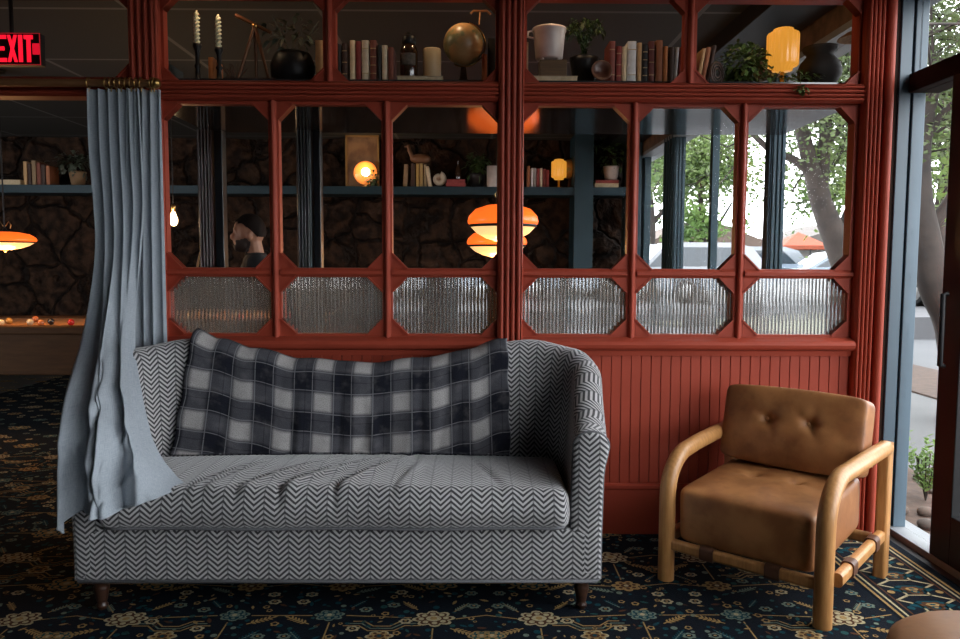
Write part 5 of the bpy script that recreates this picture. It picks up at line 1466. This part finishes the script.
# rock wall across the street
rw = thing('rock_wall', 'low dry stacked wall of pale boulders across the street', 'rock wall', (12.5, 19.5, ZL))
for k in range(46):
    x = 12.2 + R.uniform(-.3, .3); y = 16.5 + (k % 23) * .33 + R.uniform(-.2, .2); z = ZL + .22 + (k // 23) * .45; s = R.uniform(.32, .5)
    b = MB(); b.ball((x, y, z), s, 10, sc=(.9, R.uniform(.9, 1.3), R.uniform(.6, .8))); b.build('boulder', mat('boulder_%d' % (k % 2), ((.11, .08, .062), (.08, .06, .047))[k % 2], .95, (.045, .034, .026), 3, bmp=.5), rw)
# houses
def house(x, y, w, d, hw, hr, wall, roof, label):
    t = thing('house', label, 'house', (x, y, ZL), 0, 'houses across the street')
    MB().box(x - w / 2, x + w / 2, y, y + d, ZL, hw).build('walls', mat('house_wall_' + label[:4], wall, .9), t)
    MB().prism([(x - w / 2 - .5, hw - .1), (x + w / 2 + .5, hw - .1), (x, hr)], y - .5, y + d + .5, 'y').build('roof', mat('house_roof_' + label[:4], roof, .9), t)
    for k in (-1, 1):
        q = MB().box(x + k * w * .25 - .6, x + k * w * .25 + .6, y - .06, y + .02, .9, 2.0).build('window', mat('house_trim', (.16, .16, .155), .6), t)
        MB().box(x + k * w * .25 - .5, x + k * w * .25 + .5, y - .08, y - .05, 1.0, 1.9).build('glass', mat('dark_window', (.05, .06, .07), .1), q)
    MB().box(x - .5, x + .5, y - .06, y + .02, ZL, 2.0).build('door', mat('house_door', (.06, .03, .02), .6), t)
house(12.4, 40, 7.5, 8, 2.2, 3.7, (.12, .10, .085), (.10, .07, .055), 'tan house with low gabled roof seen between teal posts')
house(22.5, 43, 10, 8, 2.4, 3.9, (.12, .11, .10), (.08, .067, .06), 'grey brown gabled house behind the leaning tree')
# cars parked along the far side
def car(x, y, rz, paint, label, L=4.5, suv=True):
    t = thing('car', label, 'car', (x, y, ZL), rz, 'parked cars')
    Z = 0; pm = mat('car_paint_' + label.split()[0] + str(int(y)), paint, .25, tuple(v * .95 for v in paint), 3, coat=.5)
    hood = .95; top = 1.62 if suv else 1.45
    prof = [(-2.2, .35), (-2.25, .6), (-2.2, hood - .05), (-1.2, hood + .02), (-.55, top - .05), (-.2, top), (1.3, top), (1.75, top - .12), (2.15, hood + .1), (2.2, .6), (2.15, .35)]
    MB().prism([(p[0] * L / 4.5, p[1]) for p in prof], -.88, .88, 'y').build('body', pm, t, bevel=.06, seg=3, local=True)
    gm = mat('car_glass', (.03, .04, .05), .06)
    for s in (-1, 1): MB().prism([(-1.0, hood + .06), (-.52, top - .12), (1.25, top - .12), (1.75, hood + .1)], s * .885 - .006, s * .885 + .006, 'y').build('side_window', gm, t, local=True)
    for x_ in (-1.4, 1.4):
        for s in (-1, 1):
            w = MB().lathe([(0, -.10), (.26, -.10), (.33, -.07), (.33, .07), (.26, .10), (0, .10)], 22, (x_, s * .80, .33), Matrix.Rotation(radians(90), 4, 'X')).build('wheel', mat('tyre', (.02, .02, .02), .9), t, local=True)
            MB().lathe([(0, -.105), (.18, -.105), (.2, -.10)], 16, (x_, s * .80, .33), Matrix.Rotation(radians(90 if s > 0 else -90), 4, 'X')).build('hubcap', mat('alloy', (.5, .5, .5), .3, metal=.8), w, local=True)
    for s in (-1, 1):
        MB().box(-2.26, -2.18, s * .6 - .18, s * .6 + .18, .66, .80).build('headlight', mat('lamp_glass', (.7, .7, .7), .1), t, local=True)
        MB().box(2.14, 2.22, s * .7 - .1, s * .7 + .1, .75, .98).build('tail_light', mat('tail_red', (.4, .02, .02), .2), t, local=True)
    MB().box(-1.5, -1.35, -.99, .99, hood + .03, hood + .14).build('mirror', pm, t, local=True)
car(5.2, 19.5, radians(8), (.22, .23, .25), 'white car parked furthest left between teal window posts')
car(8.3, 24.0, radians(4), (.17, .19, .21), 'silver car parked right of the first white car')
car(10.2, 20.5, radians(-8), (.15, .19, .24), 'pale blue car parked behind the leaning tree trunk', suv=False)
# orange canopy down the street
c = at(798, 240, 30); t = thing('canopy', 'orange canopy tent down the street behind leaning tree', 'canopy', (c.x, 30, ZL))
MB().add([(c.x - .9, 29.2, 2.1), (c.x + .9, 29.2, 2.1), (c.x + .9, 30.8, 2.1), (c.x - .9, 30.8, 2.1), (c.x, 30, 2.65), (c.x - .9, 29.2, 1.95), (c.x + .9, 29.2, 1.95), (c.x + .9, 30.8, 1.95), (c.x - .9, 30.8, 1.95)],
         [(0, 1, 4), (1, 2, 4), (2, 3, 4), (3, 0, 4), (0, 5, 6, 1), (1, 6, 7, 2), (2, 7, 8, 3), (3, 8, 5, 0)]).build('cover', mat('orange_tarp', (.26, .045, .012), .7), t)
for sx in (-.85, .85):
    for sy in (29.25, 30.75): MB().tube([(c.x + sx, sy, ZL), (c.x + sx, sy, 2.0)], .03, 8).build('leg', M_black, t)
# woven hanging shade glimpsed in the top right bay
c = at(857, 38, 4.1)
t = thing('woven_pendant', 'tan woven hanging shade glimpsed in the top right bay', 'lamp', (c.x, 4.1, 2.90))
MB().lathe([(.02, .035), (.05, .03), (.095, 0), (.098, -.006), (.092, -.004), (.05, .024), (.02, .028)], 32, c).build('shade', mat('woven_cane', (.30, .18, .09), .8, (.18, .1, .05), 60), t)
MB().tube([c + Vector((0, 0, .03)), Vector((c.x, c.y, 2.90))], .003, 6).build('cord', M_black, t)
